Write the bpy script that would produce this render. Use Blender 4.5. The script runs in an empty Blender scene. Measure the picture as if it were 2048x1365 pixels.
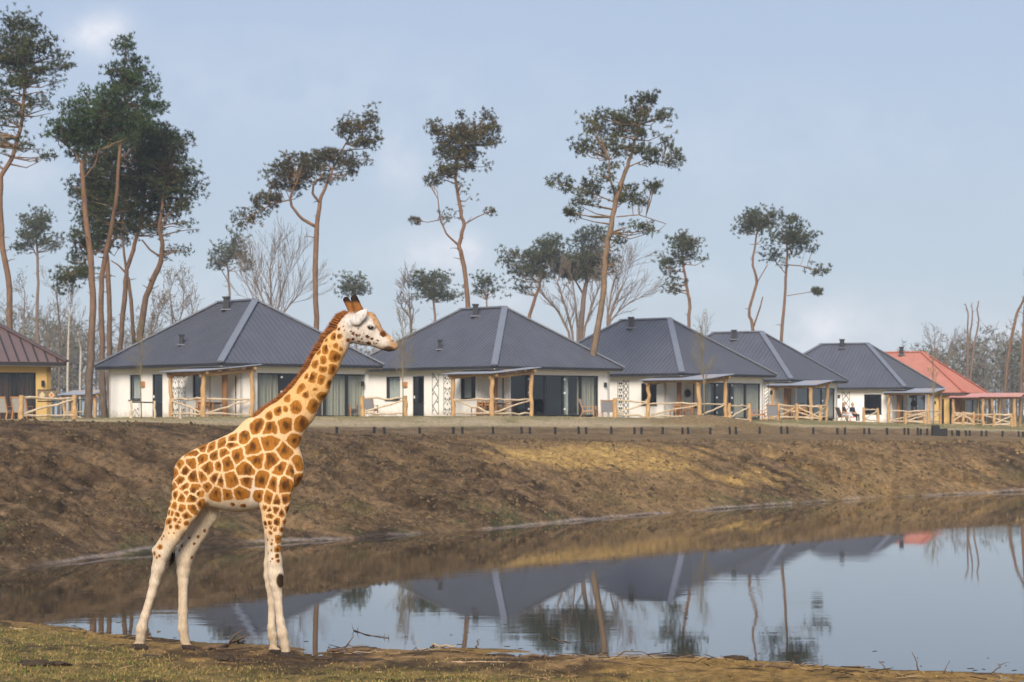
import bpy, math, random
import numpy as np
from mathutils import Vector

# ------------------------------------------------------------------ camera, sky, sun, exposure
sc = bpy.context.scene
F, HOR, CZ = 4500.0, 830.0, 2.8            # focal length in 2048-px units, horizon row, eye height over the water (m)
cam_d = bpy.data.cameras.new('camera'); cam = bpy.data.objects.new('camera', cam_d)
sc.collection.objects.link(cam); sc.camera = cam
cam.location = (0, 0, CZ); cam.rotation_euler = (math.radians(90), 0, 0)
cam_d.sensor_width = 36; cam_d.lens = F / 2048 * 36
cam_d.shift_y = (HOR - 682.5) / 2048
cam_d.clip_start = 0.5; cam_d.clip_end = 6000
cam_d.dof.use_dof = True; cam_d.dof.focus_distance = 25.8; cam_d.dof.aperture_fstop = 5.6

SUN_EL, SUN_AZ = 34, -172                  # azimuth from +Y, clockwise positive (behind the camera, to the left)
w = bpy.data.worlds.new('World'); sc.world = w; w.use_nodes = True
wn, wl = w.node_tree.nodes, w.node_tree.links
wn.clear()
def N(t, **k):
    n = wn.new(t)
    for a, b in k.items(): setattr(n, a, b)
    return n
sky = N('ShaderNodeTexSky'); sky.sky_type = 'NISHITA'; sky.sun_disc = False
sky.sun_elevation = math.radians(SUN_EL); sky.sun_rotation = math.radians(SUN_AZ)
sky.air_density = 1.0; sky.dust_density = 2.5; sky.ozone_density = 1.5
tc = N('ShaderNodeTexCoord'); sep = N('ShaderNodeSeparateXYZ'); wl.new(tc.outputs['Generated'], sep.inputs[0])
def M(op, a, b=None, clamp=False):
    n = N('ShaderNodeMath', operation=op, use_clamp=clamp)
    for i, x in enumerate((a, b)):
        if x is None: continue
        if isinstance(x, (int, float)): n.inputs[i].default_value = x
        else: wl.new(x, n.inputs[i])
    return n.outputs[0]
ramp = N('ShaderNodeValToRGB'); wl.new(sep.outputs[2], ramp.inputs[0])
r_ = ramp.color_ramp; r_.elements[0].position = 0.0; r_.elements[0].color = (.425, .458, .492, 1)
r_.elements[1].position = .19; r_.elements[1].color = (.268, .328, .440, 1)
e_ = r_.elements.new(.06); e_.color = (.338, .402, .470, 1)
e_ = r_.elements.new(.12); e_.color = (.292, .356, .452, 1)
e_ = r_.elements.new(.8); e_.color = (.235, .300, .44, 1)
sk = N('ShaderNodeVectorMath', operation='SCALE'); wl.new(sky.outputs[0], sk.inputs[0]); sk.inputs['Scale'].default_value = .05
mixs = N('ShaderNodeMix', data_type='RGBA'); mixs.inputs[0].default_value = .80
wl.new(sk.outputs[0], mixs.inputs[6]); wl.new(ramp.outputs[0], mixs.inputs[7])
u = M('DIVIDE', sep.outputs[0], sep.outputs[1]); v = M('DIVIDE', sep.outputs[2], sep.outputs[1])
comb = N('ShaderNodeCombineXYZ'); wl.new(u, comb.inputs[0]); wl.new(v, comb.inputs[1])
nz = N('ShaderNodeTexNoise'); nz.inputs['Scale'].default_value = 38; nz.inputs['Detail'].default_value = 6; nz.inputs['Roughness'].default_value = .6
wl.new(comb.outputs[0], nz.inputs['Vector'])
tot = None
for (cx, cy, rx, ry, st) in [(195, 70, 62, 42, .9), (60, 350, 90, 40, .35), (800, 330, 45, 60, .40), (560, 180, 500, 120, .16), (1500, 300, 600, 120, .14), (850, 505, 110, 42, .55), (930, 490, 40, 45, .6),
                             (1640, 655, 70, 45, .45), (1740, 650, 160, 60, .42), (1590, 690, 70, 40, .5), (2030, 690, 90, 40, .6), (1330, 560, 200, 40, .2),
                             (-300, 260, 220, 80, .6), (2500, 420, 250, 90, .6), (420, 560, 200, 50, .25), (1000, 590, 120, 40, .45)]:
    a = M('DIVIDE', M('SUBTRACT', u, (cx - 1024) / F), rx / F); b = M('DIVIDE', M('SUBTRACT', v, (HOR - cy) / F), ry / F)
    g = M('MULTIPLY', M('POWER', 2.718, M('MULTIPLY', M('ADD', M('MULTIPLY', a, a), M('MULTIPLY', b, b)), -1.0)), st)
    tot = g if tot is None else M('ADD', tot, g)
cm = M('MULTIPLY', tot, M('MULTIPLY', M('SUBTRACT', nz.outputs[0], .30, True), 3.2), True)
mixc = N('ShaderNodeMix', data_type='RGBA'); wl.new(cm, mixc.inputs[0]); wl.new(mixs.outputs[2], mixc.inputs[6])
mixc.inputs[7].default_value = (.50, .505, .535, 1)
bg = N('ShaderNodeBackground'); bg.inputs[1].default_value = 1.0; wl.new(mixc.outputs[2], bg.inputs[0])
wo = N('ShaderNodeOutputWorld'); wl.new(bg.outputs[0], wo.inputs[0])
sl = bpy.data.lights.new('sun', 'SUN'); sun = bpy.data.objects.new('sun', sl); sc.collection.objects.link(sun)
sl.energy = 2.8; sl.angle = math.radians(28); sl.color = (1, .90, .77)
az, el = math.radians(SUN_AZ), math.radians(SUN_EL)
sd = Vector((math.sin(az) * math.cos(el), math.cos(az) * math.cos(el), math.sin(el)))
sun.rotation_euler = sd.to_track_quat('Z', 'Y').to_euler(); sun.location = (-30, -20, 40)
vs = sc.view_settings; vs.view_transform = 'Standard'; vs.look = 'None'; vs.exposure = .94; vs.gamma = 1; vs.use_curve_mapping = False
sc.cycles.volume_bounces = 0; sc.cycles.max_bounces = 6; sc.cycles.adaptive_threshold = .025; sc.cycles.transparent_max_bounces = 12
sc.cycles.use_denoising = True

# ------------------------------------------------------------------ helpers
COL = sc.collection
rng = np.random.default_rng(7)
def px2w(px, py, Y): return np.array([(px - 1024) / F * Y, Y, CZ - (py - HOR) / F * Y])
def w2px(p): return 1024 + F * p[0] / p[1], HOR - F * (p[2] - CZ) / p[1]

def hsh(ix, iy, s):
    h = (ix.astype(np.int64) * 374761393 + iy.astype(np.int64) * 668265263 + s * 1442695041) & 0xffffffff
    h = ((h ^ (h >> 13)) * 1274126177) & 0xffffffff
    return ((h ^ (h >> 16)) & 0xffffff) / float(0xffffff)
def vnoise(x, y, s=0):
    ix, iy = np.floor(x), np.floor(y); fx, fy = x - ix, y - iy
    fx = fx * fx * (3 - 2 * fx); fy = fy * fy * (3 - 2 * fy)
    a = hsh(ix, iy, s); b = hsh(ix + 1, iy, s); c = hsh(ix, iy + 1, s); d = hsh(ix + 1, iy + 1, s)
    return (a * (1 - fx) + b * fx) * (1 - fy) + (c * (1 - fx) + d * fx) * fy
def fbm(x, y, o=4, s=0):
    t = 0; a = .5; n = 0
    for i in range(o):
        t = t + a * vnoise(x, y, s + i * 17); n += a; a *= .5; x = x * 2.03 + 3.1; y = y * 2.03 + 1.7
    return t / n
def sstep(a, b, x):
    t = np.clip((x - a) / (b - a), 0, 1); return t * t * (3 - 2 * t)

def setp(o, label=None, cat=None, group=None, kind=None):
    if label: o['label'] = label
    if cat: o['category'] = cat
    if group: o['group'] = group
    if kind: o['kind'] = kind
    return o
def empty(name, loc, label, cat, group=None, rz=0):
    o = bpy.data.objects.new(name, None); o.location = loc; o.rotation_euler = (0, 0, rz); o.empty_display_size = .3
    COL.objects.link(o); return setp(o, label, cat, group)
def np_mesh(name, V, Fc, mat=None, parent=None, smooth=False, loc=None, colors=None, cname='col'):
    """V (n,3); Fc (m,3) or (m,4) int array, or a list of lists"""
    me = bpy.data.meshes.new(name)
    V = np.asarray(V, dtype=np.float32)
    if isinstance(Fc, np.ndarray):
        m, k = Fc.shape
        me.vertices.add(len(V)); me.vertices.foreach_set('co', V.ravel())
        me.loops.add(m * k); me.loops.foreach_set('vertex_index', Fc.astype(np.int32).ravel())
        me.polygons.add(m); me.polygons.foreach_set('loop_start', (np.arange(m) * k).astype(np.int32))
        me.update(calc_edges=True); me.validate()
    else:
        me.from_pydata(V.tolist(), [], Fc); me.update()
    if smooth: me.polygons.foreach_set('use_smooth', np.ones(len(me.polygons), dtype=bool))
    if colors is not None:
        at = me.color_attributes.new(cname, 'FLOAT_COLOR', 'POINT')
        c = np.ones((len(V), 4), dtype=np.float32); c[:, :3] = colors
        at.data.foreach_set('color', c.ravel())
    if mat: me.materials.append(mat)
    o = bpy.data.objects.new(name, me); COL.objects.link(o)
    if parent: o.parent = parent
    if loc is not None: o.location = loc
    return o

class MB:
    def __init__(s): s.v = []; s.f = []; s.n = 0
    def add(s, V, Fs):
        V = np.asarray(V, float); s.v.append(V)
        for q in Fs: s.f.append([i + s.n for i in q])
        s.n += len(V)
    def box(s, c, hx, hy, hz, ax=(1, 0, 0), ay=(0, 1, 0), az=(0, 0, 1)):
        c = np.asarray(c, float); ax, ay, az = (np.asarray(q, float) for q in (ax, ay, az))
        V = [c + ax * hx * i + ay * hy * j + az * hz * k for i in (-1, 1) for j in (-1, 1) for k in (-1, 1)]
        s.add(V, [(0, 1, 3, 2), (4, 6, 7, 5), (0, 4, 5, 1), (2, 3, 7, 6), (0, 2, 6, 4), (1, 5, 7, 3)])
    def bar(s, p, q, wd, ht, up=(0, 0, 1)):
        p, q = np.asarray(p, float), np.asarray(q, float); d = q - p; L = np.linalg.norm(d)
        if L < 1e-6: return
        d /= L; up = np.asarray(up, float)
        if abs(d @ up) > .95: up = np.array([1., 0, 0])
        a = np.cross(d, up); a /= np.linalg.norm(a); b = np.cross(a, d)
        s.box((p + q) / 2, L / 2, wd / 2, ht / 2, d, a, b)
    def tube(s, pts, rad, n=7, cap=True, jit=0.0, seed=0):
        pts = np.asarray(pts, float); m = len(pts)
        if np.isscalar(rad): rad = [rad] * m
        V = []; rg = np.random.default_rng(seed)
        a = None
        for i in range(m):
            d = pts[min(i + 1, m - 1)] - pts[max(i - 1, 0)]; d /= (np.linalg.norm(d) + 1e-9)
            if a is None: a = np.cross(d, (0, 0, 1) if abs(d[2]) < .9 else (1, 0, 0))
            a = a - d * (a @ d); a /= (np.linalg.norm(a) + 1e-9); b = np.cross(d, a)
            for j in range(n):
                t = 2 * math.pi * j / n; r = rad[i] * (1 + jit * (rg.random() - .5))
                V.append(pts[i] + (a * math.cos(t) + b * math.sin(t)) * r)
        Fs = [(i * n + j, i * n + (j + 1) % n, (i + 1) * n + (j + 1) % n, (i + 1) * n + j) for i in range(m - 1) for j in range(n)]
        if cap: Fs += [tuple(range(n))[::-1], tuple((m - 1) * n + j for j in range(n))]
        s.add(V, Fs)
    def grid(s, P, nu, nv):
        s.add(P, [(i * nv + j, (i + 1) * nv + j, (i + 1) * nv + j + 1, i * nv + j + 1) for i in range(nu - 1) for j in range(nv - 1)])
    def build(s, name, mat, parent=None, root=None, smooth=False):
        """vertices were given in world space; the thing's Empty (root) has no rotation"""
        V = np.concatenate(s.v) if s.v else np.zeros((0, 3))
        r = root if root is not None else parent
        if r is not None: V = V - np.array(r.location)
        return np_mesh(name, V, s.f, mat, parent, smooth)
def single(mb, name, mat, loc, label, cat, group=None, smooth=False):
    V = np.concatenate(mb.v) - np.asarray(loc, float)
    o = np_mesh(name, V, mb.f, mat, None, smooth); o.location = loc
    return setp(o, label, cat, group)
def dup(root, loc, rz, label):
    r = root.copy(); COL.objects.link(r); r.location = loc; r.rotation_euler = (0, 0, rz); r['label'] = label
    for ch in list(root.children):
        c = ch.copy(); COL.objects.link(c); c.parent = r
        for g in list(ch.children):
            d = g.copy(); COL.objects.link(d); d.parent = c
    return r

# ------------------------------------------------------------------ materials
def nmat(name):
    m = bpy.data.materials.new(name); m.use_nodes = True
    nt = m.node_tree; b = nt.nodes['Principled BSDF']
    return m, nt, b
def mat(name, col, rough=.8, var=.18, scale=3.0, bump=0.0, bscale=30, metal=0.0, spec=.3, stretch=None, attr=None, detail=5):
    m, nt, b = nmat(name); L = nt.links
    tc = nt.nodes.new('ShaderNodeTexCoord'); vec = tc.outputs['Object']
    if stretch:
        mp = nt.nodes.new('ShaderNodeMapping'); mp.inputs['Scale'].default_value = stretch; L.new(vec, mp.inputs[0]); vec = mp.outputs[0]
    nz = nt.nodes.new('ShaderNodeTexNoise'); nz.inputs['Scale'].default_value = scale; nz.inputs['Detail'].default_value = detail
    nz.inputs['Roughness'].default_value = .65; L.new(vec, nz.inputs['Vector'])
    mr = nt.nodes.new('ShaderNodeMapRange'); mr.inputs[1].default_value = .25; mr.inputs[2].default_value = .75
    mr.inputs[3].default_value = 1 - var; mr.inputs[4].default_value = 1 + var; L.new(nz.outputs[0], mr.inputs[0])
    sc_ = nt.nodes.new('ShaderNodeVectorMath'); sc_.operation = 'SCALE'
    if attr:
        at = nt.nodes.new('ShaderNodeAttribute'); at.attribute_name = attr; L.new(at.outputs['Color'], sc_.inputs[0])
    else: sc_.inputs[0].default_value = col
    L.new(mr.outputs[0], sc_.inputs['Scale']); L.new(sc_.outputs[0], b.inputs['Base Color'])
    b.inputs['Roughness'].default_value = rough; b.inputs['Metallic'].default_value = metal
    b.inputs['Specular IOR Level'].default_value = spec
    if bump:
        n2 = nt.nodes.new('ShaderNodeTexNoise'); n2.inputs['Scale'].default_value = bscale; n2.inputs['Detail'].default_value = 6
        L.new(vec, n2.inputs['Vector'])
        bp = nt.nodes.new('ShaderNodeBump'); bp.inputs['Strength'].default_value = bump; bp.inputs['Distance'].default_value = .05
        L.new(n2.outputs[0], bp.inputs['Height']); L.new(bp.outputs[0], b.inputs['Normal'])
    return m
def glassmat(name, tint=(.02, .022, .024), refl=.1):
    m, nt, b = nmat(name); L = nt.links
    nt.nodes.remove(b); out = nt.nodes['Material Output']
    t = nt.nodes.new('ShaderNodeBsdfTransparent'); t.inputs[0].default_value = (.86, .89, .88, 1)
    g = nt.nodes.new('ShaderNodeBsdfGlossy'); g.inputs['Roughness'].default_value = .03; g.inputs[0].default_value = (.62, .64, .65, 1)
    fr = nt.nodes.new('ShaderNodeFresnel'); ge = nt.nodes.new('ShaderNodeNewGeometry'); io = nt.nodes.new('ShaderNodeMapRange'); io.inputs[3].default_value = 1.5; io.inputs[4].default_value = 1 / 1.5; L.new(ge.outputs['Backfacing'], io.inputs[0]); L.new(io.outputs[0], fr.inputs[0])
    mx = nt.nodes.new('ShaderNodeMixShader'); L.new(fr.outputs[0], mx.inputs[0]); L.new(t.outputs[0], mx.inputs[1]); L.new(g.outputs[0], mx.inputs[2])
    L.new(mx.outputs[0], out.inputs[0]); return m
MT = dict(
    roof=mat('grey_metal_roof', (.080, .084, .102), .45, .14, .7, .05, 60, spec=.45),
    cap=mat('grey_ridge_metal', (.145, .155, .185), .40, .10, 1.5, spec=.5),
    roof_brown=mat('brown_metal_roof', (.125, .083, .078), .45, .10, 1.2, spec=.4),
    cap_brown=mat('brown_ridge_metal', (.10, .065, .062), .45, .10, 1.2),
    roof_red=mat('red_metal_roof', (.40, .165, .120), .6, .16, .9, spec=.3),
    cap_red=mat('red_ridge_metal', (.44, .14, .09), .5, .1, 1.2),
    fascia=mat('dark_fascia', (.028, .028, .032), .6, .1),
    soffit=mat('cream_soffit', (.62, .55, .48), .85, .06),
    white=mat('white_plaster', (.84, .80, .74), .9, .05, .9, .12, 45),
    yellow=mat('yellow_plaster', (.56, .37, .14), .9, .07, .9, .12, 45),
    wood=mat('pale_peeled_wood', (.45, .275, .125), .8, .38, 4, .4, 18, stretch=(3, 3, .6)),
    rail=mat('bleached_rail_wood', (.55, .43, .29), .85, .35, 6, .25, 18),
    brownwood=mat('brown_post_wood', (.26, .125, .05), .7, .2, 3, .1, 20),
    teak=mat('teak_chair_wood', (.42, .20, .07), .6, .2, 6, .1, 30),
    sling=mat('grey_sling_fabric', (.33, .31, .28), .9, .08, 8),
    weave=mat('grey_woven_back', (.24, .24, .26), .9, .35, 60),
    frame=mat('dark_window_frame', (.022, .023, .026), .45, .1),
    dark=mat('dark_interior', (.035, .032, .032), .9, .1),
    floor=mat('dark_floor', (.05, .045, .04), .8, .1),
    curtain=mat('grey_curtain', (.46, .41, .345), .9, .10, 4),
    curtain_brown=mat('brown_curtain', (.075, .036, .024), .9, .15, 4),
    curtain_white=mat('white_curtain', (.62, .60, .58), .9, .08, 4),
    glass=glassmat('window_glass'),
    black=mat('black_paint', (.02, .02, .02), .6, .1),
    taupe=mat('taupe_paint', (.20, .145, .085), .85, .1),
    cream=mat('cream_paint', (.60, .47, .30), .85, .1),
    orange=mat('orange_paint', (.60, .17, .04), .85, .1),
    steel=mat('bright_hinge', (.75, .75, .76), .35, .05, metal=0.0, spec=.6),
    sheet=mat('galvanised_sheet', (.27, .285, .325), .45, .10, 1.0, spec=.5),
    sheet_red=mat('red_sheet', (.58, .27, .22), .5, .10, 1.0),
    basket=mat('woven_basket', (.075, .05, .03), .9, .3, 20),
    plank=mat('sign_wood', (.42, .20, .075), .7, .15, 4),
    post=mat('black_fence_post', (.018, .018, .017), .7, .2),
    wire=mat('fence_wire', (.10, .10, .10), .6, .1),
    bark_pine=mat('pine_bark', (.25, .125, .072), .95, .42, 2.2, .5, 9, stretch=(2, 2, .7)),
    bark_grey=mat('grey_bark', (.20, .135, .085), .95, .3, 2.2, .5, 9, stretch=(2, 2, .7)),
    bark_far=mat('far_bark', (.17, .115, .085), .95, .2, 1.5),
    bark_birch=mat('birch_bark', (.42, .37, .31), .9, .35, 3, stretch=(1, 1, 4)),
    twig=mat('bare_twig', (.17, .125, .095), .95, .2, 2),
    sapling=mat('sapling_bark', (.19, .155, .09), .9, .2, 3),
    needle=mat('pine_needles', None, .75, .30, .9, attr='col', spec=.2),
    leafcol=mat('foliage', None, .8, .25, .6, attr='col', spec=.2),
    grass=mat('grass_blades', None, .8, .2, 2, attr='col', spec=.2),
    stick=mat('dead_stick', (.12, .075, .045), .9, .35, 12, .4, 30),
    palestick=mat('pale_stick', (.36, .25, .15), .9, .3, 12, .4, 30),
    mud=mat('dark_mud', (.055, .036, .022), .95, .4, 14, .8, 30),
)

def splash(m, dirt):
    nt = m.node_tree; L = nt.links; b = nt.nodes['Principled BSDF']; src = next(n for n in nt.nodes if n.type == 'VECT_MATH').outputs[0]; tc = next(n for n in nt.nodes if n.type == 'TEX_COORD')
    sp = nt.nodes.new('ShaderNodeSeparateXYZ'); L.new(tc.outputs['Object'], sp.inputs[0]); nz = nt.nodes.new('ShaderNodeTexNoise'); nz.inputs['Scale'].default_value = 2.2; nz.inputs['Detail'].default_value = 6; L.new(tc.outputs['Object'], nz.inputs['Vector'])
    ad = nt.nodes.new('ShaderNodeMath'); ad.operation = 'MULTIPLY_ADD'; ad.inputs[1].default_value = -1.1; L.new(nz.outputs[0], ad.inputs[0]); L.new(sp.outputs[2], ad.inputs[2])
    mr = nt.nodes.new('ShaderNodeMapRange'); mr.inputs[1].default_value = -.15; mr.inputs[2].default_value = -.55; mr.inputs[3].default_value = 0; mr.inputs[4].default_value = .6; L.new(ad.outputs[0], mr.inputs[0])
    mx = nt.nodes.new('ShaderNodeMix'); mx.data_type = 'RGBA'; L.new(mr.outputs[0], mx.inputs[0]); L.new(src, mx.inputs[6]); mx.inputs[7].default_value = (*dirt, 1); L.new(mx.outputs[2], b.inputs['Base Color'])
splash(MT['white'], (.42, .35, .27)); splash(MT['yellow'], (.33, .22, .10))
def pinebark(name, lo, hi):
    m = mat(name, lo, .95, .45, 3.5, .7, 11, stretch=(2, 2, .55)); nt = m.node_tree; L = nt.links; b = nt.nodes['Principled BSDF']
    sc_ = next(n for n in nt.nodes if n.type == 'VECT_MATH'); tc = next(n for n in nt.nodes if n.type == 'TEX_COORD')
    sp = nt.nodes.new('ShaderNodeSeparateXYZ'); L.new(tc.outputs['Object'], sp.inputs[0]); n2 = nt.nodes.new('ShaderNodeTexNoise'); n2.inputs['Scale'].default_value = .8; L.new(tc.outputs['Object'], n2.inputs['Vector'])
    ad = nt.nodes.new('ShaderNodeMath'); ad.operation = 'MULTIPLY_ADD'; ad.inputs[1].default_value = 9; L.new(n2.outputs[0], ad.inputs[0]); L.new(sp.outputs[2], ad.inputs[2])
    mr = nt.nodes.new('ShaderNodeMapRange'); mr.inputs[1].default_value = 6.5; mr.inputs[2].default_value = 13; L.new(ad.outputs[0], mr.inputs[0])
    mx = nt.nodes.new('ShaderNodeMix'); mx.data_type = 'RGBA'; mx.inputs[6].default_value = (*lo, 1); mx.inputs[7].default_value = (*hi, 1); L.new(mr.outputs[0], mx.inputs[0]); L.new(mx.outputs[2], sc_.inputs[0]); return m
MT['bark_pine'] = pinebark('pine_bark_plates', (.125, .092, .068), (.185, .105, .060)); MT['bark_grey'] = pinebark('grey_bark_plates', (.17, .125, .085), (.19, .125, .075))
# ------------------------------------------------------------------ terrain and water
PX = np.array([-700, -300, 0, 150, 285, 400, 575, 700, 1000, 1200, 1400, 1600, 1800, 2048, 2300, 2800, 3400.])
def tab(pts): 
    a = np.array(pts, float); return np.interp(PX, a[:, 0], a[:, 1])
nearD = F * CZ / (tab([(-700, 1195), (-300, 1222), (0, 1243), (150, 1256), (285, 1276), (400, 1286), (575, 1292), (1000, 1298), (1200, 1307), (1400, 1315), (1600, 1330), (1800, 1341), (2048, 1349), (2800, 1360), (3400, 1060)]) - HOR)
farD = F * CZ / (tab([(-700, 1180), (-300, 1165), (0, 1145), (150, 1126), (300, 1106), (450, 1093), (700, 1080), (1000, 1058), (1200, 1039), (1400, 1022), (1600, 1008), (1800, 995), (2048, 984), (2800, 968), (3400, 1020)]) - HOR)
browD = tab([(-700, 54), (0, 57), (400, 61.5), (640, 64.5), (1000, 70), (1200, 73), (1400, 76.5), (1800, 85.5), (2048, 91.5), (3400, 105)])
browY = tab([(-700, 845), (0, 846), (400, 851), (640, 869), (1000, 880), (1200, 885), (1500, 886), (2048, 887), (3400, 887)])
fenD = tab([(-700, 76), (0, 80), (400, 88), (673, 94), (1200, 104), (1500, 112), (1860, 128), (2048, 140), (3400, 150)])
fenY = tab([(-700, 840), (0, 842), (300, 848), (400, 862), (673, 868), (1860, 870), (1910, 874), (2048, 875), (3400, 875)])
edgD = fenD + 5
edgY = tab([(-700, 839), (0, 841), (300, 845), (420, 850), (673, 852.5), (1700, 854), (1860, 858), (1910, 862), (2048, 863), (3400, 863)])
houD = tab([(-700, 98), (0, 99), (442, 107), (990, 116), (1364, 127), (1582, 148), (1809, 163), (1929, 178), (2048, 182), (3400, 190)])
houY = tab([(-700, 839), (0, 840), (442, 834), (990, 833), (1364, 838), (1582, 839), (1809, 848), (1929, 852), (2048, 853), (3400, 853)])
def zof(D, Yp): return CZ - (Yp - HOR) / F * D
z1 = tab([(-700, .16), (0, .14), (285, .10), (575, .03), (1000, .06), (1350, .09), (2048, .13), (3400, .14)])
one = np.ones_like(PX)
KEYS = [(15 * one, z1 + .10), (np.minimum(nearD - 2.0, 60), z1), (nearD, 0 * one), (nearD + 2.5, -.45 * one), (np.maximum(farD - 2.5, nearD + 2.6), -.45 * one),
        (np.maximum(farD, nearD + 5), 0 * one), (np.maximum(farD, nearD + 5) + .7, .13 * one), (np.maximum(browD, farD + 8), zof(browD, browY)),
        (fenD, zof(fenD, fenY)), (edgD, zof(edgD, edgY)), (houD, zof(houD, houY)), (houD + 40, zof(houD, houY) - .02), (420 * one, 2.2 * one), (2500 * one, 2.0 * one)]
def ground(X, Y, detail=True):
    X = np.asarray(X, float); Y = np.asarray(Y, float)
    p = np.clip(1024 + F * X / np.maximum(Y, 14), -700, 3400)
    K = [(np.interp(p, PX, d), np.interp(p, PX, z)) for d, z in KEYS]
    Z = K[0][1].copy() if hasattr(K[0][1], 'copy') else np.array(K[0][1])
    for k in range(len(K) - 1):
        d0, a0 = K[k]; d1, a1 = K[k + 1]
        t = np.clip((Y - d0) / np.maximum(d1 - d0, .01), 0, 1)
        if k in (2, 3, 9): t = t * t * (3 - 2 * t)
        if k == 6: t = np.where(t < .85, t * 1.06, .901 + (t - .85) * .66)
        Z = np.where(Y > d0, a0 + (a1 - a0) * t, Z)
    # earth mound in front of the third house
    mx, my = (1420 - 1024) / F * 119, 119.0
    Z = Z + .55 * np.exp(-((X - mx) / 2.6) ** 2 - ((Y - my) / 3.0) ** 2)
    # gullies in the right part of the bank
    for (ax, ay, bx, by, dep, wd) in [(1525, 903, 1650, 945, .55, .35), (1650, 945, 1780, 985, .25, .35), (1900, 945, 1945, 965, .40, .4), (1925, 915, 1985, 945, .25, .4)]:
        pya = HOR - F * (Z - CZ) / np.maximum(Y, 14)
        t = np.clip(((p - ax) * (bx - ax) + (pya - ay) * (by - ay)) / ((bx - ax) ** 2 + (by - ay) ** 2), 0, 1)
        dd = np.hypot((p - ax - t * (bx - ax)), (pya - ay - t * (by - ay)) * 2.2)
        Z = Z - dep * np.exp(-(dd / 11) ** 2) * (Y > 40)
    if detail:
        far, near = K[5][0], K[2][0]
        bank = sstep(0, 3, Y - far) * (1 - .86 * sstep(-7, 1, Y - K[7][0])) * (1 - sstep(0, 6, Y - K[8][0] + 2))
        rough = np.interp(p, [0, 700, 1100, 2048], [1.0, .9, .6, .45])
        Z = Z + bank * rough * ((fbm((X * .8 - Y * .6) * .4, (X * .6 + Y * .8) * 1.5, 4, 187) - .5) * .30 + (fbm(X * .55, Y * .35, 4, 3) - .5) * .35 + (fbm(X * 2.6, Y * 1.8, 4, 9) - .5) * .42)
        lip = np.exp(-((Y - far - .3) / .5) ** 2)
        Z = Z + lip * (vnoise(X * 1.3, Y * .5, 5) - .5) * .09
        fg = (Y < near)
        Z = Z + fg * sstep(0, .8, near - Y) * ((fbm(X * 1.1, Y * 1.1, 3, 21) - .5) * .10 + (fbm(X * 5, Y * 5, 3, 31) - .5) * .06) \
              + fg * (vnoise(X * 1.7, Y * .6, 8) - .45) * .04
        mid = sstep(0, 4, Y - K[8][0])
        Z = Z + mid * (fbm(X * .3, Y * .3, 3, 41) - .5) * .10
    return Z
def gz(x, y): return float(ground(np.array([x]), np.array([y]))[0])
def onground(px, py, it=12):
    Y = F * (CZ - .05) / (py - HOR)
    for _ in range(it):
        z = float(ground(np.array([(px - 1024) / F * Y]), np.array([Y]), False)[0]); Y = .5 * Y + .5 * F * (CZ - z) / (py - HOR)
    return np.array([(px - 1024) / F * Y, Y, gz((px - 1024) / F * Y, Y)])

sc_cols = np.concatenate([[-9, -4, -2, -1.1, -.7, -.5, -.4, -.33], np.linspace(-.29, .29, 660), [.33, .4, .5, .62, .8, 1.2, 2, 4, 9]])
rows = [18.0]
while rows[-1] < 230: rows.append(rows[-1] * 1.0034)
rows = np.concatenate([[-400, -150, -60, -25, -8, 2, 8, 12, 15], rows, [240, 260, 300, 360, 440, 560, 750, 1100, 1700, 2600, 4000]])
YY, SS = np.meshgrid(rows, sc_cols, indexing='ij')
XX = SS * (np.maximum(YY, 12) + 6)
ZZ = ground(XX, YY)
PP = np.clip(1024 + F * XX / np.maximum(YY, 14), -700, 3400)
PYY = HOR - F * (ZZ - CZ) / np.maximum(YY, 14)
nr, nc = YY.shape
idx = np.arange(nr * nc).reshape(nr, nc)
GF = np.stack([idx[:-1, :-1], idx[:-1, 1:], idx[1:, 1:], idx[1:, :-1]], -1).reshape(-1, 4)
# surface colour, from what lies there: soil, straw, sand, grass, wet rim
def C(*a): return np.array(a)
def lerp(a, b, t): return a * (1 - t[..., None]) + b * t[..., None]
nD, fD = np.interp(PP, PX, KEYS[2][0]), np.interp(PP, PX, KEYS[5][0])
bD, feD, eD = np.interp(PP, PX, KEYS[7][0]), np.interp(PP, PX, fenD), np.interp(PP, PX, edgD)
n1 = fbm(XX * .25, YY * .25, 4, 51); n2 = fbm(XX * 1.4, YY * .9, 4, 61); n3 = fbm(XX * 5, YY * 2.5, 3, 71)
soil = lerp(np.broadcast_to(C(.148, .093, .048), XX.shape + (3,)), C(.044, .028, .015), sstep(.38, .68, n2 * .55 + n3 * .45))
soil = lerp(soil, C(.185, .122, .068), .8 * sstep(.52, .72, n1 * .6 + n3 * .4))
al, ac = XX * .80 - YY * .60, XX * .60 + YY * .80
stk = fbm(al * .45, ac * 2.6, 4, 181); soil = soil * (.72 + .62 * sstep(.34, .66, stk))[..., None]
soil = lerp(soil, C(.080, .085, .032), .55 * sstep(.55, .72, fbm(XX * .8, YY * .8, 4, 81)) * sstep(7, 2, YY - fD))
tan = np.interp(PP, [500, 1000, 1400, 1900], [0, .30, .66, .80])
soil = lerp(soil, lerp(np.broadcast_to(C(.285, .180, .078), XX.shape + (3,)), C(.140, .086, .037), sstep(.4, .65, n2 * .5 + n3 * .5)), tan * sstep(.30, .60, n1 + (YY - fD) * .008))
sandm = np.exp(-((PP - 1190) / 215) ** 2 - ((PYY - 912) / 27) ** 2) * (YY > 45)
sandm = np.maximum(sandm, .8 * np.exp(-((PP - 1300) / 110) ** 2 - ((PYY - 932) / 14) ** 2) * (YY > 45))
sandm = np.maximum(sandm, .55 * np.exp(-((PP - 1480) / 100) ** 2 - ((PYY - 955) / 20) ** 2) * (YY > 45))
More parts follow.
